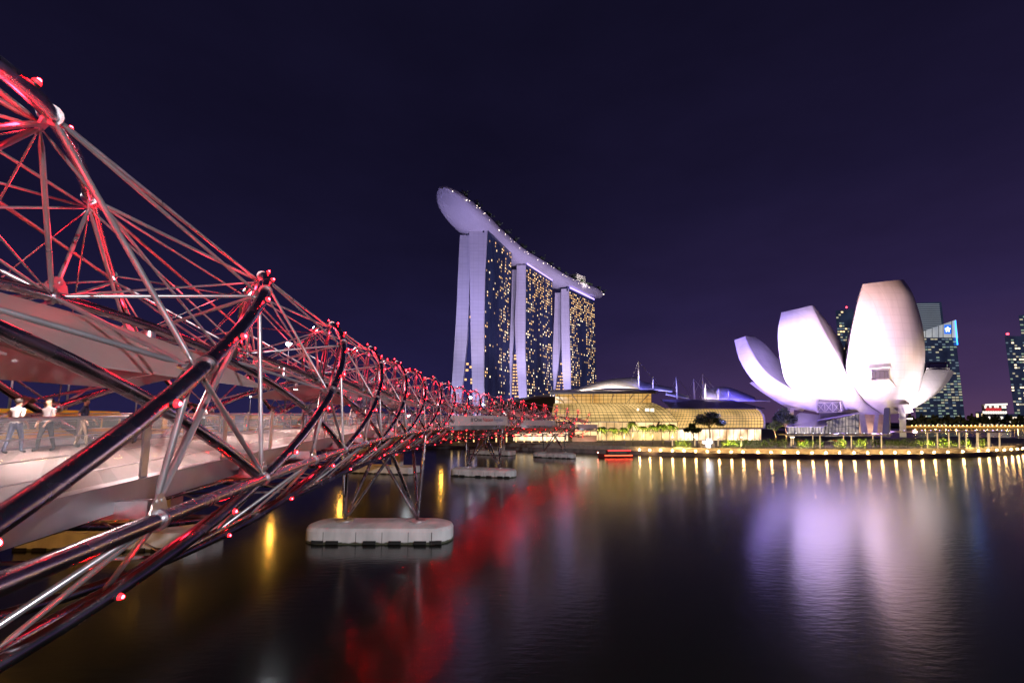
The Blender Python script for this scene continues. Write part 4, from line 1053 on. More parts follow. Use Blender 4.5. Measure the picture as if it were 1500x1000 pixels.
# museum floodlights standing on the promenade
def flood(px, Y, tgt, pw, col, size=60): spot('museum_flood', Vector((W3(px, 640, Y).x, Y, 8.3)), W3(*tgt), pw, col, size, .9)
flood(1110, 172, (1112, 556, 214), 190000, (.30, .21, 1.0), 70)
flood(1060, 190, (1090, 525, 220), 280000, (.36, .28, 1.0), 50)
flood(1172, 168, (1176, 500, 206), 220000, (.56, .42, 1.0), 60)
flood(1225, 172, (1225, 592, 203), 70000, (.36, .22, 1.0), 110)
flood(1345, 167, (1216, 525, 202), 260000, (.80, .60, 1.0), 40)
flood(1262, 167, (1228, 540, 201), 80000, (.70, .50, 1.0), 50)
flood(1295, 168, (1298, 480, 202), 230000, (1.0, .70, .66), 60)
flood(1420, 172, (1338, 460, 204), 900000, (1.0, .52, .30), 34)
flood(1385, 174, (1368, 570, 210), 220000, (1.0, .84, .90), 60)
flood(1280, 172, (1290, 595, 203), 60000, (.50, .32, 1.0), 110)
# added spots over the far viewing pods for even frontal light on petals
PJ = LAT(142, 9, 1.5)
spot('petal_fill', PJ, W3(1187, 520, 205), 1700000, (.66, .52, 1.0), 20, .8, .5)
spot('petal_fill', PJ + Vector((2, 2, 0)), W3(1302, 510, 202), 1500000, (1.0, .70, .62), 25, .8, .5)
spot('petal_fill', PJ + Vector((4, 3, 0)), W3(1325, 440, 204), 2000000, (1.0, .48, .28), 14, .9, .5)
spot('petal_fill', LAT(190, 8, 1.5), W3(1100, 540, 216), 420000, (.34, .24, 1.0), 34, .8, .5)
spot('pavilion_fill', cb + N * 45 + Vector((-20, -20, -6)), cb + Vector((0, 0, 10)), 60000, (1.0, .86, .84), 50, .8, .5)  # spot added in mid-air so the roof pavilion shows
# ================================================================== GLASS MALL BEHIND THE PALMS
MALL = thing('glass_shopping_mall', W3(960, 645, 236), 'long warmly lit glass shopping mall with curved glazing, masts and a white shell roof', 'shopping mall')
MALL.location.z = 3.4
M_MG1 = glass_lit('mall_glass_upper', (.75, .36, .08), (1.0, .64, .22), .9, .07)
M_MG2 = glass_lit('mall_glass_slope', (.30, .20, .07), (1.0, .64, .24), 1.25, .075)
M_MG3 = glass_lit('mall_glass_vault', (.26, .18, .06), (1.0, .60, .20), 1.15, .06)
M_MG4 = glass_lit('shop_front', (.30, .16, .07), (1.0, .80, .55), 2.5, .22, stretch=(1, 1, .5))
M_MUL = mat('mullion', (.05, .045, .04), .5, .3)
M_ROOFD = mat('mall_roof', (.17, .15, .22), .45, .2, noise=.15, nscale=.3)
M_SHELL = mat('shell_roof', (.72, .68, .66), .5, noise=.06, nscale=.3)
def surf(bl, br, tr, tl, bulge, nu, nv, out_=Vector((0, -1, .5))):
    g = []
    for i in range(nv + 1):
        v = i / nv; a = bl.lerp(tl, v); b_ = br.lerp(tr, v)
        g.append([a.lerp(b_, u / nu) + out_ * (bulge * math.sin(math.pi * (.05 + .95 * v)) ** .9) for u in range(nu + 1)])
    return g
def mullions(g, r, eu=1, ev=1, off=Vector((0, -.12, .05))):
    m = MB()
    for i in range(0, len(g), ev): m.tube([p + off for p in g[i]], r, 4)
    for u in range(0, len(g[0]), eu): m.tube([r_[u] + off for r_ in g], r, 4)
    return m
def glazed(name, g, gm, r, eu=1, ev=1):
    m = MB(); m.grid(g, 0, True); o = m.build(name, gm, MALL, True)
    mullions(g, r, eu, ev).build('glazing_frame', M_MUL, o)
glazed('clerestory', surf(W3(813, 591, 234), W3(954, 590, 238), W3(954, 574, 238), W3(813, 575, 234), 0, 22, 3), M_MG1, .10)
glazed('sloped_glazing', surf(W3(806, 618, 222), W3(992, 618, 224), W3(956, 590, 238), W3(811, 591, 234), 2.6, 28, 8), M_MG2, .10)
g = surf(W3(960, 628, 224), W3(1117, 627, 234), W3(1106, 598, 244), W3(974, 598, 238), 3.5, 34, 9); glazed('vault_glazing', g, M_MG3, .10)
m = MB(); m.tube([r_[-1] + Vector((.3, -.3, 0)) for r_ in g], .6, 8); m.build('end_arch', M_SHELL, MALL, True)
m = MB(); m.tube([r_[0] + Vector((0, -.3, 0)) for r_ in g], .45, 8); m.build('end_arch', M_MUL, MALL, True)
m = MB(); m.hexa([W3(806, 577.2, 222), W3(963, 576.4, 226), W3(955, 572, 258), W3(806, 573, 256), W3(806, 574.5, 222), W3(963, 573.6, 226), W3(955, 569.5, 258), W3(806, 570.5, 256)]); m.build('eave', mat('eave_metal', (.20, .17, .18), .45, .3), MALL)
for x0, x1 in ((826, 816), (847, 838), (868, 869), (894, 899), (918, 928), (938, 950)):
    m = MB(); m.tube([W3(x0, 590, 235), W3(x1, 577.5, 226)], .28, 6); m.build('eave_strut', M_SHELL, MALL, True)
# white shell roof and its neighbours
def shell(front, ridge, backp, th, mt):
    n = 20; A, Bq, C_ = spline([W3(*p) for p in front], n), spline([W3(*p) for p in ridge], n), spline([W3(*p) for p in backp], n)
    m = MB(); g = []
    for i in range(n):
        row = []
        for k in range(9):
            t = k / 8; q = A[i] * (1 - t) ** 2 + Bq[i] * 2 * t * (1 - t) + C_[i] * t * t; row.append(q)
        g.append(row)
    m.grid(g); m.grid([[p - Vector((0, 0, th)) for p in r_] for r_ in g], 0, True)
    m.grid([[r_[0], r_[0] - Vector((0, 0, th))] for r_ in g], 0, True)
    m.build('shell_roof', mt, MALL, 40)
shell([(839, 572.5, 240), (868, 569, 240), (897, 566.5, 242), (937, 568, 246)], [(839, 571.5, 262), (868, 559, 264), (897, 551, 266), (937, 548, 268)], [(839, 571.5, 284), (868, 562, 288), (897, 556, 290), (937, 553, 292)], .5, M_SHELL)
shell([(936, 569, 250), (955, 570, 252), (985, 573, 254)], [(936, 554, 270), (955, 560, 272), (985, 566, 274)], [(936, 558, 288), (955, 562, 290), (985, 568, 292)], .5, M_SHELL)
shell([(975, 577, 254), (990, 580, 254), (1010, 583, 256)], [(975, 569, 270), (990, 573, 272), (1010, 579, 274)], [(975, 572, 288), (990, 575, 290), (1010, 581, 292)], .5, M_SHELL)
shell([(1028, 583, 256), (1066, 584, 258), (1106, 585, 262)], [(1028, 567, 272), (1064, 560, 274), (1106, 580, 276)], [(1028, 573, 292), (1064, 569, 294), (1106, 582, 296)], .5, M_SHELL)
m = MB(); m.hexa([W3(1066, 587.5, 256), W3(1128, 588, 258), W3(1126, 586.5, 285), W3(1066, 585.5, 285), W3(1066, 586, 256), W3(1128, 586.5, 258), W3(1126, 585, 285), W3(1066, 584, 285)]); m.build('flat_roof', M_SHELL, MALL)
m = MB(); m.hexa([W3(983, 599, 237.5), W3(1122, 599, 243), W3(1072, 586.5, 256), W3(968, 586, 254), W3(983, 598, 237.5), W3(1122, 598, 243), W3(1072, 585.5, 256), W3(968, 585, 254)]); m.build('roof', M_ROOFD, MALL)
for sp, tg_, pw, col in (((900, 560, 232), (897, 560, 256), 5200, (1, .84, .74)), ((865, 566, 232), (868, 566, 256), 2600, (1, .82, .70)), ((945, 556, 240), (950, 563, 264), 1300, (.20, .20, 1.0)), ((980, 570, 244), (980, 572, 268), 1300, (.25, .25, 1)), ((1085, 576, 250), (1080, 575, 268), 2000, (.10, .08, 1.0)), ((1060, 572, 248), (1060, 574, 268), 1200, (.12, .10, 1.0)), ((1036, 574, 248), (1042, 576, 268), 1300, (1, .85, .8))):
    spot('roof_flood', W3(*sp), W3(*tg_), pw * 9, col, 110, .8, .4)
# masts with stays
for x, y0, y1, Y in ((935.5, 529, 568, 248), (956.5, 551.5, 570, 256), (990.5, 552, 584, 252), (1016, 554.5, 585, 252), (1029, 547.5, 585, 250), (1033, 560, 585, 254), (1052, 569, 585, 256), (1067, 572, 584, 258)):
    m = MB(); a, b_ = W3(x + (1.4 if y0 < 556 and x > 980 else 0), y1, Y), W3(x, y0, Y); m.tube([a, a.lerp(b_, .5), b_], [.5, .45, .2], 8); ms = m.build('mast', M_SHELL, MALL, True)
    m = MB()
    for dx, dy in ((-15, 30), (22, 20), (30, 30)):
        m.tube([b_, W3(x + dx * .8 * (y1 - y0) / 35, min(y1, y0 + dy * (y1 - y0) / 34), Y + 10)], .06, 4)
    m.build('stay_cable', M_STEELB, ms)
# ground floor
m = MB(); g = surf(W3(960, 645, 225), W3(1115, 645, 233), W3(1115, 628, 233), W3(960, 629, 225), 0, 30, 3); m.grid(g, 0, True); o = m.build('shop_front', M_MG4, MALL); mullions(g, .12, 2, 3).build('shop_frame', M_MUL, o)
m = MB(); m.hexa([W3(958, 629, 219), W3(1122, 628.4, 228), W3(1119, 626.8, 236), W3(958, 627.5, 227), W3(958, 628, 219), W3(1122, 627.3, 228), W3(1119, 625.8, 236), W3(958, 626.5, 227)]); m.build('canopy', M_ROOFD, MALL)
m = MB(); g = surf(W3(842, 645, 223), W3(992, 645, 224), W3(992, 618, 224), W3(842, 618, 223), 0, 26, 4); m.grid(g, 0, True); o = m.build('shop_front', glass_lit('entrance_glass', (.35, .20, .08), (1.0, .68, .32), 1.7, .12), MALL); mullions(g, .11, 2, 2).build('shop_frame', M_MUL, o)
for x, y0, y1, w in ((925, 600, 617, 4), (933, 598, 617, 3), (945, 598, 616, 6), (953, 598, 615, 5), (876, 616, 626, 16), (893, 616, 626, 12)):
    m = MB(); Y = 225.4 if y0 > 610 else 224.5; m.hexa([W3(x, y1, Y), W3(x + w, y1, Y), W3(x + w, y1, Y + .3), W3(x, y1, Y + .3), W3(x, y0, Y + 3 * (y0 < 610)), W3(x + w, y0, Y + 3 * (y0 < 610)), W3(x + w, y0, Y + .3 + 3 * (y0 < 610)), W3(x, y0, Y + .3 + 3 * (y0 < 610))]); m.build('bright_panel', emis('bright_panel', (1, .88, .68), 2.4), MALL)
m = MB(); m.hexa([W3(838, 648, 216), W3(874, 648, 216), W3(874, 647, 223), W3(838, 647, 223), W3(838, 638, 216), W3(874, 638, 216), W3(874, 637.5, 223), W3(838, 637.5, 223)]); m.build('pink_annex', mat('annex_wall', (.45, .28, .22), .7, noise=.1, nscale=.5), MALL)
for x in (846, 858, 868): point('annex_lamp', W3(x, 644, 213), 260, (1, .70, .50), .2)
# low entrance hall left of it, seen under the bridge
HALL = thing('bridge_landing_hall', W3(760, 646, 232), 'low hall with warm lit columns on the quay under the far end of the footbridge', 'hall'); HALL.location.z = 3.4
m = MB(); m.hexa([W3(640, 646, 236), W3(836, 646, 228), W3(836, 646, 250), W3(640, 646, 258), W3(640, 626, 236), W3(836, 620, 228), W3(836, 620, 250), W3(640, 626, 258)]); m.build('wall', mat('hall_stone', (.16, .13, .12), .8, noise=.3, nscale=.3), HALL)
m = MB(); g = surf(W3(752, 646, 226), W3(832, 646, 224), W3(832, 633, 224), W3(752, 634, 226), 0, 12, 2); m.grid(g, 0, True); m.build('lit_front', M_MG4, HALL)
for x in (662, 672, 683, 694, 715, 727, 742, 756, 768, 779, 790, 801, 812, 823):
    m = MB(); p = W3(x, 647, 217); m.tube([p, W3(x, 635, 217)], .28, 8); m.build('glow_painted_column', emis('column_glow', (1, .62, .26), 2.2 if x < 735 else 4.0), HALL, True)  # columns' light put in as emission, stronger for gold on the water
m = MB(); m.hexa([W3(690, 578, 300), W3(812, 578, 300), W3(812, 578, 330), W3(690, 578, 330), W3(690, 570, 300), W3(812, 566, 300), W3(812, 566, 330), W3(690, 570, 330)])
LOW = thing('podium_block', W3(780, 640, 300), 'dark low podium block at the feet of the hotel towers', 'podium'); LOW.location.z = 3.4
m = MB(); m.hexa([W3(716, 642, 300), W3(838, 642, 296), W3(838, 642, 330), W3(716, 642, 334), W3(716, 592, 300), W3(838, 577, 296), W3(838, 577, 330), W3(716, 592, 334)]); m.build('wall', mat('podium_wall', (.08, .065, .07), .7, noise=.3, nscale=.1), LOW)
m = MB(); m.hexa([W3(718, 592, 298), W3(806, 581, 294), W3(806, 581, 332), W3(718, 592, 336), W3(718, 590, 298), W3(806, 576, 294), W3(806, 576, 332), W3(718, 590, 336)]); m.build('roof', M_ROOFD, LOW)

# ================================================================== VEGETATION
def leaf_mat(n, c): return mat(n, c, .6, noise=.45, nscale=.8)
M_LEAFD = leaf_mat('dark_leaf', (.045, .065, .04)); M_LEAFG = leaf_mat('hedge_leaf', (.10, .15, .03)); M_PALM = leaf_mat('palm_leaf', (.11, .15, .03)); translucent(M_PALM, .5, follow=True); translucent(M_LEAFG, .4, follow=True); translucent(M_LEAFD, .3, follow=True); M_BARK = mat('bark', (.22, .17, .12), .85, noise=.3, nscale=3)
def leaves(m, blobs, per, size, r_):
    for (c, rad) in blobs:
        for _ in range(per):
            v = Vector((r_.gauss(0, 1), r_.gauss(0, 1), r_.gauss(0, 1))).normalized() * (r_.random() ** .45)
            p = c + Vector((v.x * rad[0], v.y * rad[1], v.z * rad[2]))
            a = Vector((r_.uniform(-1, 1), r_.uniform(-1, 1), r_.uniform(-1, 1))).normalized(); b_ = a.cross(Vector((r_.uniform(-1, 1), r_.uniform(-1, 1), r_.uniform(-1, 1)))).normalized()
            s_ = size * r_.uniform(.6, 1.3); m.quad(p - a * s_, p - b_ * s_ * .5, p + a * s_, p + b_ * s_ * .5)
def tree(base, h, rx, lab, nb, r_, cat='tree', lm=None, per=150, size=.45):
    t = thing('broadleaf_tree', base, lab, cat, 'trees by the mall')
    m = MB(); top = base + Vector((0, 0, h * .55)); m.tube([base, base + Vector((.15, 0, h * .25)), top], [.4, .3, .18], 8)
    blobs = []
    for k in range(nb):
        a = r_.uniform(0, 6.28); q = r_.random() ** .6
        c = base + Vector((math.cos(a) * rx * q * .8, math.sin(a) * rx * q * .6, h * (.50 + .42 * (1 - q * q * .8) * r_.uniform(.5, 1.05))))
        blobs.append((c, (rx * .34, rx * .34, h * .11))); m.tube([top - Vector((0, 0, h * .2 * r_.random())), top.lerp(c, .5) + Vector((0, 0, .2)), c], [.14, .09, .04], 5)
    m.build('trunk', M_BARK, t, True)
    m = MB(); leaves(m, blobs, per, size, r_); m.build('crown', lm or M_LEAFD, t)
    return t
r_ = random.Random(11)
tree(W3(1040, 646, 200) * 1.0, 14.2, 6.6, 'large dark rounded tree in front of the curved glass vault', 20, r_)
tree(W3(1016, 647, 199) * 1.0, 8.5, 4.2, 'lower dark tree at the left foot of the large tree by the glass vault', 11, r_)
tree(W3(1152, 646, 200), 15.0, 5.6, 'tall tree with amber lit trunks between the mall and the museum', 18, r_)
tree(W3(1136, 647, 198), 9.5, 3.4, 'small yellow green lit tree left of the tall tree beside the museum', 9, r_, lm=M_PALM)
for x, y, Y, pw, col in ((1142, 641, 197, 700, (1, .62, .25)), (1154, 640, 198, 900, (1, .55, .30)), (1133, 632, 195, 380, (.9, .9, .2))): spot('tree_uplight', W3(x, 645, Y - 2), W3(x, 620, Y + 3), pw * 9, col, 80, .7, .3)
# palms
def palm(base, h, lab):
    t = thing('palm_tree', base, lab, 'palm', 'uplit palms in front of the mall')
    m = MB(); m.tube([base, base + Vector((.1, 0, h * .5)), base + Vector((.05, 0, h))], [.30, .20, .16], 8); m.build('trunk', mat('palm_bark', (.42, .36, .28), .8, noise=.2, nscale=4), t, True)
    m = MB(); c = base + Vector((.05, 0, h)); rp = random.Random(int(base.x * 10))
    for k in range(26):
        a = 6.283 * k / 26 + rp.uniform(-.15, .15); el = rp.uniform(-.1, 1.1); L = rp.uniform(2.5, 3.4); d = Vector((math.cos(a), math.sin(a), 0)); prev = None
        for i in range(9):
            s_ = i / 8; p = c + d * (L * s_ * math.cos(el * (1 - s_ * .4))) + Vector((0, 0, L * (math.sin(el) * s_ - 1.05 * s_ * s_))); w = .42 * math.sin(math.pi * (.12 + .85 * s_)); sd = Vector((-d.y, d.x, 0)) * w
            if prev:
                m.quad(prev[0], prev[0] + prev[1] - Vector((0, 0, prev[2] * .7)), p + sd - Vector((0, 0, w * .7)), p); m.quad(prev[0], p, p - sd - Vector((0, 0, w * .7)), prev[0] - prev[1] - Vector((0, 0, prev[2] * .7)))
            prev = (p, sd, w)
    m.build('crown', M_PALM, t)
    spot('palm_uplight', base + Vector((.3, -2.2, .5)), base + Vector((.05, 0, h + .3)), 26000, (1.0, .86, .28), 50, .7, .15)
for k, (x, y1) in enumerate(((882, 626), (898, 627), (914, 627), (927, 619), (942, 625), (956, 623), (971, 622), (985, 622))):
    p = W3(x, 649.2, 189); p.z = Z2; top = W3(x, y1 + .5, 189)
    palm(p, top.z - p.z, ['leftmost uplit palm of the row before the glass mall', 'second uplit palm from the left before the mall', 'third uplit palm from the left before the mall', 'tallest uplit palm of the row, fourth from the left', 'fifth uplit palm from the left before the mall', 'third uplit palm from the right end of the row', 'second uplit palm from the right end of the row', 'rightmost uplit palm of the row, nearest the hedges'][k])
# hedges
def hedge(x0, x1, y0, y1, Y, lab, lit):
    a, b_ = W3(x0, y1, Y), W3(x1, y1, Y); a.z = b_.z = Z2; h = W3(x0, y0, Y).z - a.z; n = max(2, int((b_ - a).length / 1.5))
    m = MB(); leaves(m, [(a.lerp(b_, (i + .5) / n) + Vector((0, r_.uniform(0, 1.5), h * .5)), (1.1, 1.2, h * .55 * r_.uniform(.8, 1.15))) for i in range(n)], 95, .28, r_)
    o = m.build('hedge', M_LEAFG, None); tag(o, lab, 'hedge', 'hedges along the promenade')
    if lit:
        k = max(1, int((b_ - a).length / 2.6))
        for i in range(k): spot('hedge_light', a.lerp(b_, (i + .5) / k) + Vector((0, -2.4, .5)), a.lerp(b_, (i + .5) / k) + Vector((0, .8, h * .6)), 7000 * lit, (1.0, .84, .18), 100, .8, .15)
for i, hd in enumerate(((989, 1014, 1), (1056, 1086, 1), (1088, 1156, .15), (1166, 1194, 1), (1202, 1208, .5), (1223, 1244, 1), (1250, 1274, .9), (1279, 1304, .1), (1306, 1350, .1), (1350, 1371, 1), (1376, 1402, 1), (1408, 1428, .8), (1434, 1447, .7))):
    hedge(hd[0], hd[1], 642, 653.5 if hd[0] < 1300 else 651.5, 172, ORD[i] + ' hedge from the left along the promenade edge, ' + ('bright yellow green' if hd[2] > .6 else 'dim olive' if hd[2] > .3 else 'dark and unlit'), hd[2])

# ================================================================== PROMENADE FURNITURE
M_QL = emis('quay_lamp_lens', (1.0, .60, .22), 190)
qx = [893, 906, 920, 936, 951, 967, 984, 1001, 1018, 1035, 1052, 1070, 1087, 1109, 1128, 1147, 1167, 1188, 1208, 1228, 1249, 1269, 1289, 1309, 1329, 1348, 1366, 1386, 1408, 1431, 1445, 1458, 1469, 1479, 1488, 1496]
def on_shore(px, d, z):
    best = min(range(60), key=lambda i: abs(750 + FPX * inland(i, d, z).x / (inland(i, d, z).y * math.cos(PITCH) + (z - CAM_H) * math.sin(PITCH)) - px))
    i = best; p = inland(i, d, z); q = W3(px, 640, p.y); return Vector((q.x, p.y, z))
proto = None
qx = [x for x in qx if x not in (893, 906, 920)]
for i, x in enumerate(qx):
    p = on_shore(x, .5, Z1); lab = ORD[i] + ' round quay lamp from the left along the edge of the boardwalk'
    if proto is None:
        proto = thing('quay_lamp', p, lab, 'quay lamp', 'quay lamps along the boardwalk edge')
        m = MB(); m.tube([p, p + Vector((0, 0, .35))], .16, 8); m.build('post', M_DARK, proto, True)
        m = MB(); m.ball(p + Vector((0, 0, .58)), .27, 0, 10, 7); m.build('globe', M_QL, proto, True)
    else:
        o = copy_tree(proto, p); o['label'] = lab
# promenade and pergola columns, uplighting put in as emission on shaft and cap
M_LC = emis('glow_painted_column', (1.0, .66, .36), .7)
def lit_col(x, y0, y1, Y, lab, grp='freestanding uplit columns on the promenade'):
    a, b_ = W3(x, y1, Y), W3(x, y0, Y); t = thing('glow_painted_post', a, lab, 'uplit column', grp)
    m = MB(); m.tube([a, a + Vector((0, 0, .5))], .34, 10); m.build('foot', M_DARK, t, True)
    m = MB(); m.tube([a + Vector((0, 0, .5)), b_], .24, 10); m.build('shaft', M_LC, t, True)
    m = MB(); m.tube([b_, b_ + Vector((0, 0, .25))], .36, 10); m.build('cap', emis('painted_cap_glow', (1, .8, .5), 9), t, True)
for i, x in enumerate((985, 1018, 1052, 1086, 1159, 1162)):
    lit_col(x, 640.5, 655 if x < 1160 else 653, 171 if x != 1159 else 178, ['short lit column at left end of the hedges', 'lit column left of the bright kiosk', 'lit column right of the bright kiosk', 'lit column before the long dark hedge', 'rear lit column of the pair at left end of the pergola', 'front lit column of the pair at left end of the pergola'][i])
def pergola(x0, x1, yr, Y, cols, lab, purple):
    a, b_ = W3(x0, yr, Y), W3(x1, yr, Y); t = thing('pergola', Vector(((a.x + b_.x) / 2, Y + 2, Z2)), lab, 'pergola', 'promenade pergolas')
    m = MB(); d = (b_ - a); m.hexa([a, b_, b_ + Vector((0, 5, 0)), a + Vector((0, 5, 0)), a + Vector((0, 0, .35)), b_ + Vector((0, 0, .35)), b_ + Vector((0, 5, .35)), a + Vector((0, 5, .35))]); m.build('roof', mat('pergola_roof', (.50, .44, .42), .6), t)
    n = int(d.length / 1.6)
    m = MB()
    for i in range(n + 1): p = a.lerp(b_, i / n) + Vector((0, 2.5, .47)); m.box(p, (.16, 5.4, .2))
    m.build('slats', mat('pergola_slat', (.40, .35, .33), .6), t)
    m = MB()
    for i in range(0, n, 2):
        p = a.lerp(b_, (i + .5) / n) + Vector((0, .1, .85)); m.ball(p, .13, 0, 6, 4)
    tag(m.build('roof_lights', emis('roof_light_violet' if purple else 'roof_light_white', (.55, .45, 1) if purple else (.95, .88, 1), 5), t), kind='stuff')
    for x in cols:
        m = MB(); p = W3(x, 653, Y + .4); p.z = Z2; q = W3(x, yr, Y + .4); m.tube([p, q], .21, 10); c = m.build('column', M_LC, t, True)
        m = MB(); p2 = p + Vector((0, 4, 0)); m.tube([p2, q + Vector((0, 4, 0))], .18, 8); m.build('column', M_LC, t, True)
pergola(1151, 1307, 637.5, 170, (1201, 1247, 1291), 'long pergola with lit columns in front of the museum', False)
pergola(1322, 1478, 633.5, 168, (1373, 1405, 1431, 1449, 1464), 'long pergola with lit columns right of the museum, violet lights on its roof', True)
# a railing along the terrace
RAIL = thing('promenade_railing', inland(40, 3.3, Z2 + .25), 'thin metal railing along the top of the stepped promenade wall', 'railing')
m = MB()
for zz in (.55, 1.0): m.tube([inland(i, 3.3, Z2 + .25 + zz) for i in range(14, 60)], .03, 4)
m.build('rail', M_STEELB, RAIL)
m = MB()
for i in range(14, 59):
    for t in (0, .5): p = inland(i, 3.3, Z2 + .25).lerp(inland(i + 1, 3.3, Z2 + .25), t); m.tube([p, p + Vector((0, 0, 1.0))], .035, 4)
tag(m.build('balusters', M_STEELB, RAIL), kind='stuff')
# bright kiosk
c = W3(1037, 655, 170); KI = thing('kiosk', Vector((c.x, c.y, Z2)), 'small kiosk with bright white lit front among the hedges', 'kiosk')
m = MB(); m.box(Vector((c.x, c.y + 1.2, Z2 + 1.5)), (5.2, 2.2, 3.0)); m.build('booth', M_CONCL, KI)
for x, w, h, z in ((0, 3.6, .9, 2.3), (.2, 1.6, 1.5, 1.1), (.6, 1.6, .5, 3.3)):
    m = MB(); m.box(Vector((c.x + x, c.y + .02, Z2 + z)), (w, .12, h)); m.build('lit_panel', emis('kiosk_panel', (.86, .88, 1.0), 5.5), KI)
# parasols by the cafe
for i, (x, y, col) in enumerate(((1174, 645, (.55, .06, .05)), (1217, 645, (.35, .42, .42)), (1222, 645, (.55, .12, .08)), (1228, 645, (.5, .45, .42)))):
    p = W3(x, 648, 184); p.z = Z2; t = thing('parasol', p, ['red parasol between the lit hedges at left', 'grey parasol beside two others in the hedge gap', 'red parasol in the middle of the hedge gap', 'pale parasol at right of the hedge gap'][i], 'parasol', 'cafe parasols')
    m = MB(); m.tube([p, p + Vector((0, 0, 2.6))], .05, 6); m.build('pole', M_STEELB, t, True)
    m = MB(); tp = p + Vector((0, 0, 2.7)); rim = [p + Vector((1.4 * math.cos(a * .785), 1.4 * math.sin(a * .785), 2.1)) for a in range(8)]
    for a in range(8): m.poly([tp, rim[a], rim[(a + 1) % 8]]); m.poly([rim[a], rim[(a + 1) % 8], rim[(a + 1) % 8] - Vector((0, 0, .2)), rim[a] - Vector((0, 0, .2))])
    m.build('canopy', mat('parasol_%d' % i, col, .8), t)
# red lit tour boat
bl = G3(876, 669.5, 0); br = G3(926, 669, 0); BO = thing('tour_boat', (bl + br) / 2, 'long low tour boat with red lights along its hull and roof, moored at the quay', 'boat')
d = (br - bl).normalized(); n_ = Vector((-d.y, d.x, 0)); L = (br - bl).length; secs = []
for t in np.linspace(0, 1, 15):
    w = 1.9 * (min(1, (t + .02) / .28) ** .6) * (1 if t < .9 else 1 - (t - .9) * 3); c = bl + d * (L * t); zt = 1.0 + .5 * max(0, .3 - t) / .3
    secs.append([c - n_ * w + Vector((0, 0, zt)), c - n_ * w * .8 + Vector((0, 0, -.3)), c + n_ * w * .8 + Vector((0, 0, -.3)), c + n_ * w + Vector((0, 0, zt))])
m = MB(); m.sweep(secs); m.build('hull', mat('boat_hull', (.10, .02, .02), .4), BO, 40)
m = MB(); c = bl + d * (L * .58); m.box(c + Vector((0, 0, 1.75)), (L * .62, 3.0, 1.3), ax=(d, n_, Vector((0, 0, 1)))); m.build('cabin', mat('boat_cabin', (.05, .02, .02), .3), BO)
m = MB(); m.box(c + Vector((0, 0, 2.5)), (L * .68, 3.3, .18), ax=(d, n_, Vector((0, 0, 1)))); m.build('roof', mat('boat_roof', (.3, .05, .04), .5), BO)
M_BRED = emis('boat_red', (1, .03, .03), 7)
m = MB(); m.box(c - n_ * 1.7 + Vector((0, 0, 2.5)), (L * .66, .1, .2), ax=(d, n_, Vector((0, 0, 1)))); m.build('roof_light_strip', M_BRED, BO)
m = MB(); m.box(bl + d * (L * .55) - n_ * 1.98 + Vector((0, 0, .75)), (L * .8, .1, .22), ax=(d, n_, Vector((0, 0, 1)))); m.build('hull_light_strip', emis('boat_orange', (1, .08, .03), 8), BO)
for t in (.12, .36, .55, .74):
    m = MB(); q = bl + d * (L * (.3 + .6 * t)) - n_ * 1.52 + Vector((0, 0, 1.8)); m.box(q, (L * .1, .06, .7), ax=(d, n_, Vector((0, 0, 1)))); m.build('window', M_BUSG, BO)
m = MB(); m.ball(bl + Vector((0, 0, 1.7)), .22, 0, 8, 5); m.build('bow_light', emis('bow_light', (1, .2, .12), 30), BO)

# ================================================================== FAR SHORE
def office(rect, Y, depth, lab, ncol, nrow, prob, col, top=None, mt=None, cat='office tower', shift=0.0, extra=None):
    x0, x1, y0, y1 = rect
    a, b_ = W3(x0, y1, Y), W3(x1, y1, Y); ta, tb = W3(x0, y0 if top is None else top[0], Y), W3(x1 - shift, y0 if top is None else top[1], Y)
    ta.x, tb.x = a.x, b_.x
    base = Vector(((a.x + b_.x) / 2, Y, 4)); t = thing('office_tower' if cat == 'office tower' else 'waterfront_building', base, lab, cat)
    bk = Vector(((a.x + b_.x) / 2 / Y * depth, depth, 0)); a.z = b_.z = 4
    m = MB(); m.hexa([a, b_, b_ + bk, a + bk, ta, tb, tb + bk, ta + bk]); m.build('wall', mt or glass_lit('office_glass', (.008, .013, .032), (.024, .036, .075), .75, .03), t)  # default wall glass has a faint blue glow put into it
    ws = []; rr_ = random.Random(ncol * nrow)
    H = min(ta.z, tb.z) - 4
    for r in range(nrow):
        za, zb = (r + .25) / nrow, (r + .75) / nrow
        run_ = 0
        for c in range(ncol):
            if rr_.random() < prob(c / ncol, r / nrow):
                def pt(u, v):
                    q = a.lerp(b_, u); q2 = q.copy(); q2.x = (a.x + (ta.x - a.x) * v) * (1 - u) + (b_.x + (tb.x - b_.x) * v) * u; q2.z = 4 + H * v; return q2 + Vector((0, -.4, 0))
                ws.append(((pt((c + .08) / ncol, za), pt((c + .92) / ncol, za), pt((c + .92) / ncol, zb), pt((c + .08) / ncol, zb)), col[rr_.randrange(len(col))]))
    lit_windows(t, ws)
    return t, a, b_, ta, tb
WG = [emis('office_light_green', (.60, .80, .60), .42), emis('office_light_warm', (.95, .85, .58), .55), emis('office_light_blue', (.45, .62, .78), .28)]
t, a, b_, ta, tb = office((1342, 1413.5, 470, 612), 950, 50, 'glass office tower with slanted lit crown and star emblem behind the museum', 13, 34, lambda u, v: .62 if v < .72 else (.12 if v < .82 else .5), WG, top=(491, 491), shift=10)
m = MB(); Y = 949
f0, f1, f2, f3 = W3(1350, 494, Y), W3(1403.5, 494, Y), W3(1400.5, 468, Y), W3(1350, 486, Y); bk = Vector((45 * .95, 45, 0))
m.hexa([f0, f1, f1 + bk, f0 + bk, f3, f2, f2 + bk, f3 + bk]); m.build('slanted_crown', glass_lit('crown_glass', (.42, .46, .55), (.80, .80, .80), .62, .03), t)
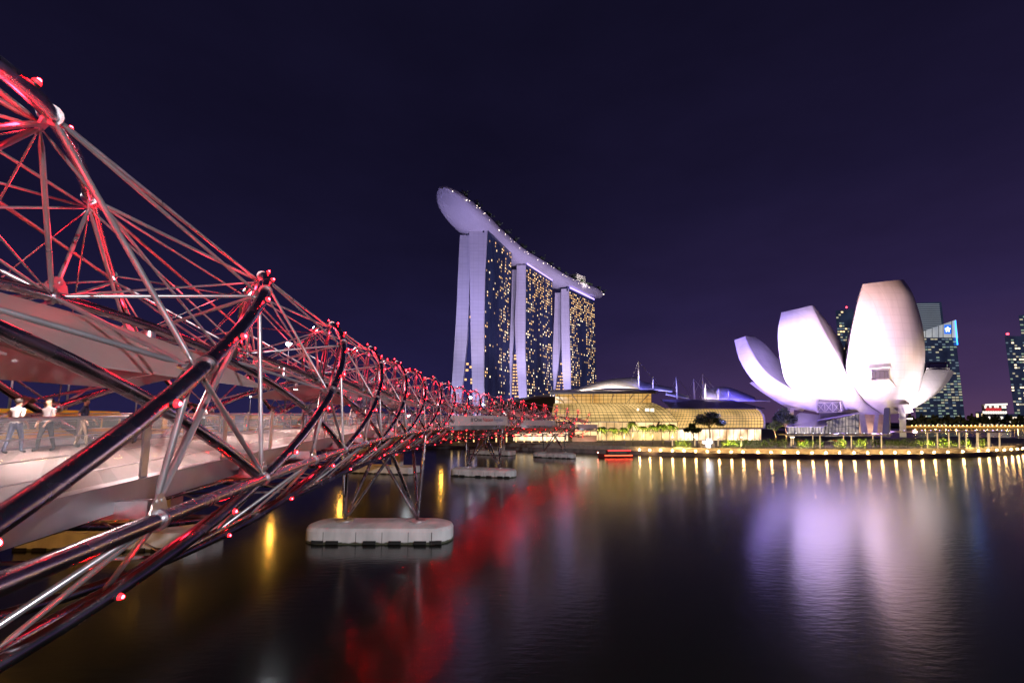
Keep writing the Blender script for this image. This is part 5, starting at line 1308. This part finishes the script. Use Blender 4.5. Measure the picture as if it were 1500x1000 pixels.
for x in (1356, 1365.5, 1375, 1381.5, 1394):
    m = MB(); yt = 486 - (x - 1350) * 18 / 50.5; m.tube([W3(x, 494, Y - 1), W3(x, yt, Y - 1)], .6, 4); m.build('crown_post', M_DARK, t)
m = MB(); m.quad(W3(1383, 489, Y - 2), W3(1393.5, 489, Y - 2), W3(1393.5, 475.5, Y - 2), W3(1383, 475.5, Y - 2)); sg_ = m.build('sign_board', emis('sign_blue', (.03, .16, .75), 1.3), t)
m = MB(); m.hexa([W3(1401.5, 505, Y - 2), W3(1403.5, 505, Y - 2), W3(1403.5, 505, Y - 1), W3(1401.5, 505, Y - 1), W3(1398.3, 470, Y - 2), W3(1400.2, 469, Y - 2), W3(1400.2, 469, Y - 1), W3(1398.3, 470, Y - 1)]); m.build('added_edge_strip', emis('edge_blue', (.02, .20, 1.0), 6), t)  # blue strip added for its streak on the water
m = MB(); cx, cy = 1388.3, 482.4; pts = []
for k in range(10):
    rr2 = 4.6 if k % 2 == 0 else 2.6; an = math.pi / 2 + k * math.pi / 5; pts.append(W3(cx + rr2 * math.cos(an), cy - rr2 * math.sin(an), Y - 3))
m.poly(pts); m.build('star_emblem', emis('star_white', (.9, .97, 1), 3), sg_)
office((1352, 1398, 443, 612), 1010, 50, 'taller office tower with fine horizontal lit louvres behind the slanted one', 1, 62, lambda u, v: .96 if v > .72 else .5, [emis('louvre_light', (.55, .62, .72), .30)], top=(444, 442))
t, *_ = office((1237, 1264, 452, 612), 1150, 45, 'distant slim tower with a red beacon seen between the two tall petals', 7, 40, lambda u, v: .75 if .72 < v < .84 else .16, WG + [WIN[1]], top=(455, 452))
m = MB(); m.ball(W3(1240, 450, 1148), 2.2, 0, 8, 5); m.build('beacon', emis('beacon_red', (1, .03, .05), 12), t)
t, *_ = office((1486, 1545, 490, 606), 930, 45, 'dark tower cluster at the right edge with scattered lit windows and red beacon', 14, 32, lambda u, v: .34 if v < .6 else .5 if v < .72 else .3, WG + [WIN[2]], top=(492, 492), shift=0)
m = MB(); m.ball(W3(1476, 489, 928), 2.4, 0, 8, 5); m.build('beacon', emis('beacon_red', (1, .03, .05), 12), t)
t, *_ = office((1511, 1580, 452, 606), 990, 45, 'tallest dark tower at the right edge, behind the one with the beacon', 12, 40, lambda u, v: .45, WG, top=(462, 452))
t, *_ = office((1440, 1476, 592, 613), 870, 30, 'low white lit waterfront building with a red band across its front', 10, 4, lambda u, v: .75, [emis('club_white', (1, .92, .78), 1.5)], cat='waterfront building', mt=mat('club_wall', (.30, .24, .24), .7))
m = MB(); m.quad(W3(1444, 601.5, 868), W3(1467, 601.5, 868), W3(1467, 597, 868), W3(1444, 597, 868)); m.build('red_band', emis('red_band', (.75, .05, .06), .8), t)
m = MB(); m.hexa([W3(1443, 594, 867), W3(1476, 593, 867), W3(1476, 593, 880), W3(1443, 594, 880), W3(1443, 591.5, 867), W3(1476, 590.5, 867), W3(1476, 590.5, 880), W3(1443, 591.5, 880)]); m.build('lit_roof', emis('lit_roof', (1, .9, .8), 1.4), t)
t, *_ = office((1430, 1446, 603, 613), 890, 30, 'small dim waterfront block left of the white building', 4, 2, lambda u, v: .6, [WIN[1]], cat='waterfront building')
t, *_ = office((1470, 1530, 606, 614.5), 840, 30, 'long low pavilion with bright cream lit front at the right edge', 1, 1, lambda u, v: 1, [emis('pavilion_cream', (1, .84, .62), 1.5)], cat='waterfront building')
# far trees: one mass
m = MB(); r2 = random.Random(5)
for i in range(2600):
    x = r2.uniform(1325, 1640); hh = 1 - abs(r2.gauss(0, .4)); y = 621 - r2.random() ** .8 * (10 + 3 * math.sin(x * .35) + 2 * math.sin(x * 1.1)); p = W3(x, y, r2.uniform(800, 840) if x < 1480 else r2.uniform(770, 800))
    a = Vector((r2.uniform(-1, 1), r2.uniform(-.4, .4), r2.uniform(-1, 1))).normalized() * 2.6; b_ = Vector((-a.z, 0, a.x)) * .8; m.quad(p - a, p - b_, p + a, p + b_)
tag(m.build('far_treeline', mat('far_leaf', (.03, .045, .035), .8)), 'dark line of trees along the far shore below the towers', 'trees', kind='stuff')
# embankment lamps across the bay
m = MB(); m.hexa([W3(1325, 626.5, 780), W3(1660, 626.5, 730), W3(1660, 626.5, 735), W3(1325, 626.5, 785), W3(1325, 623.2, 780), W3(1660, 623.2, 730), W3(1660, 623.2, 735), W3(1325, 623.2, 785)]); tag(m.build('embankment_wall', mat('embankment', (.5, .38, .22), .8)), 'pale embankment wall lit amber along the far shore', 'embankment')
M_EL = emis('embankment_lens', (1.0, .55, .15), 26)
proto = None
for i in range(30):
    p = W3(1336 + i * 6.2, 623.5, 770 - i * .9); lab = ORD[i] + ' amber lamp from the left along the far embankment'
    if proto is None:
        proto = thing('embankment_lamp', p, lab, 'embankment lamp', 'amber lamps on the far embankment')
        m = MB(); m.tube([p - Vector((0, 0, 3)), p], .15, 5); m.build('post', M_DARK, proto); m = MB(); m.ball(p + Vector((0, 0, .4)), .55, 0, 8, 5); m.build('globe', M_EL, proto)
    else:
        o = copy_tree(proto, p); o['label'] = lab
for i in range(12): point('embankment_glow', W3(1340 + i * 15, 624, 764 - i * 2), 5000, (1, .62, .2), .5)
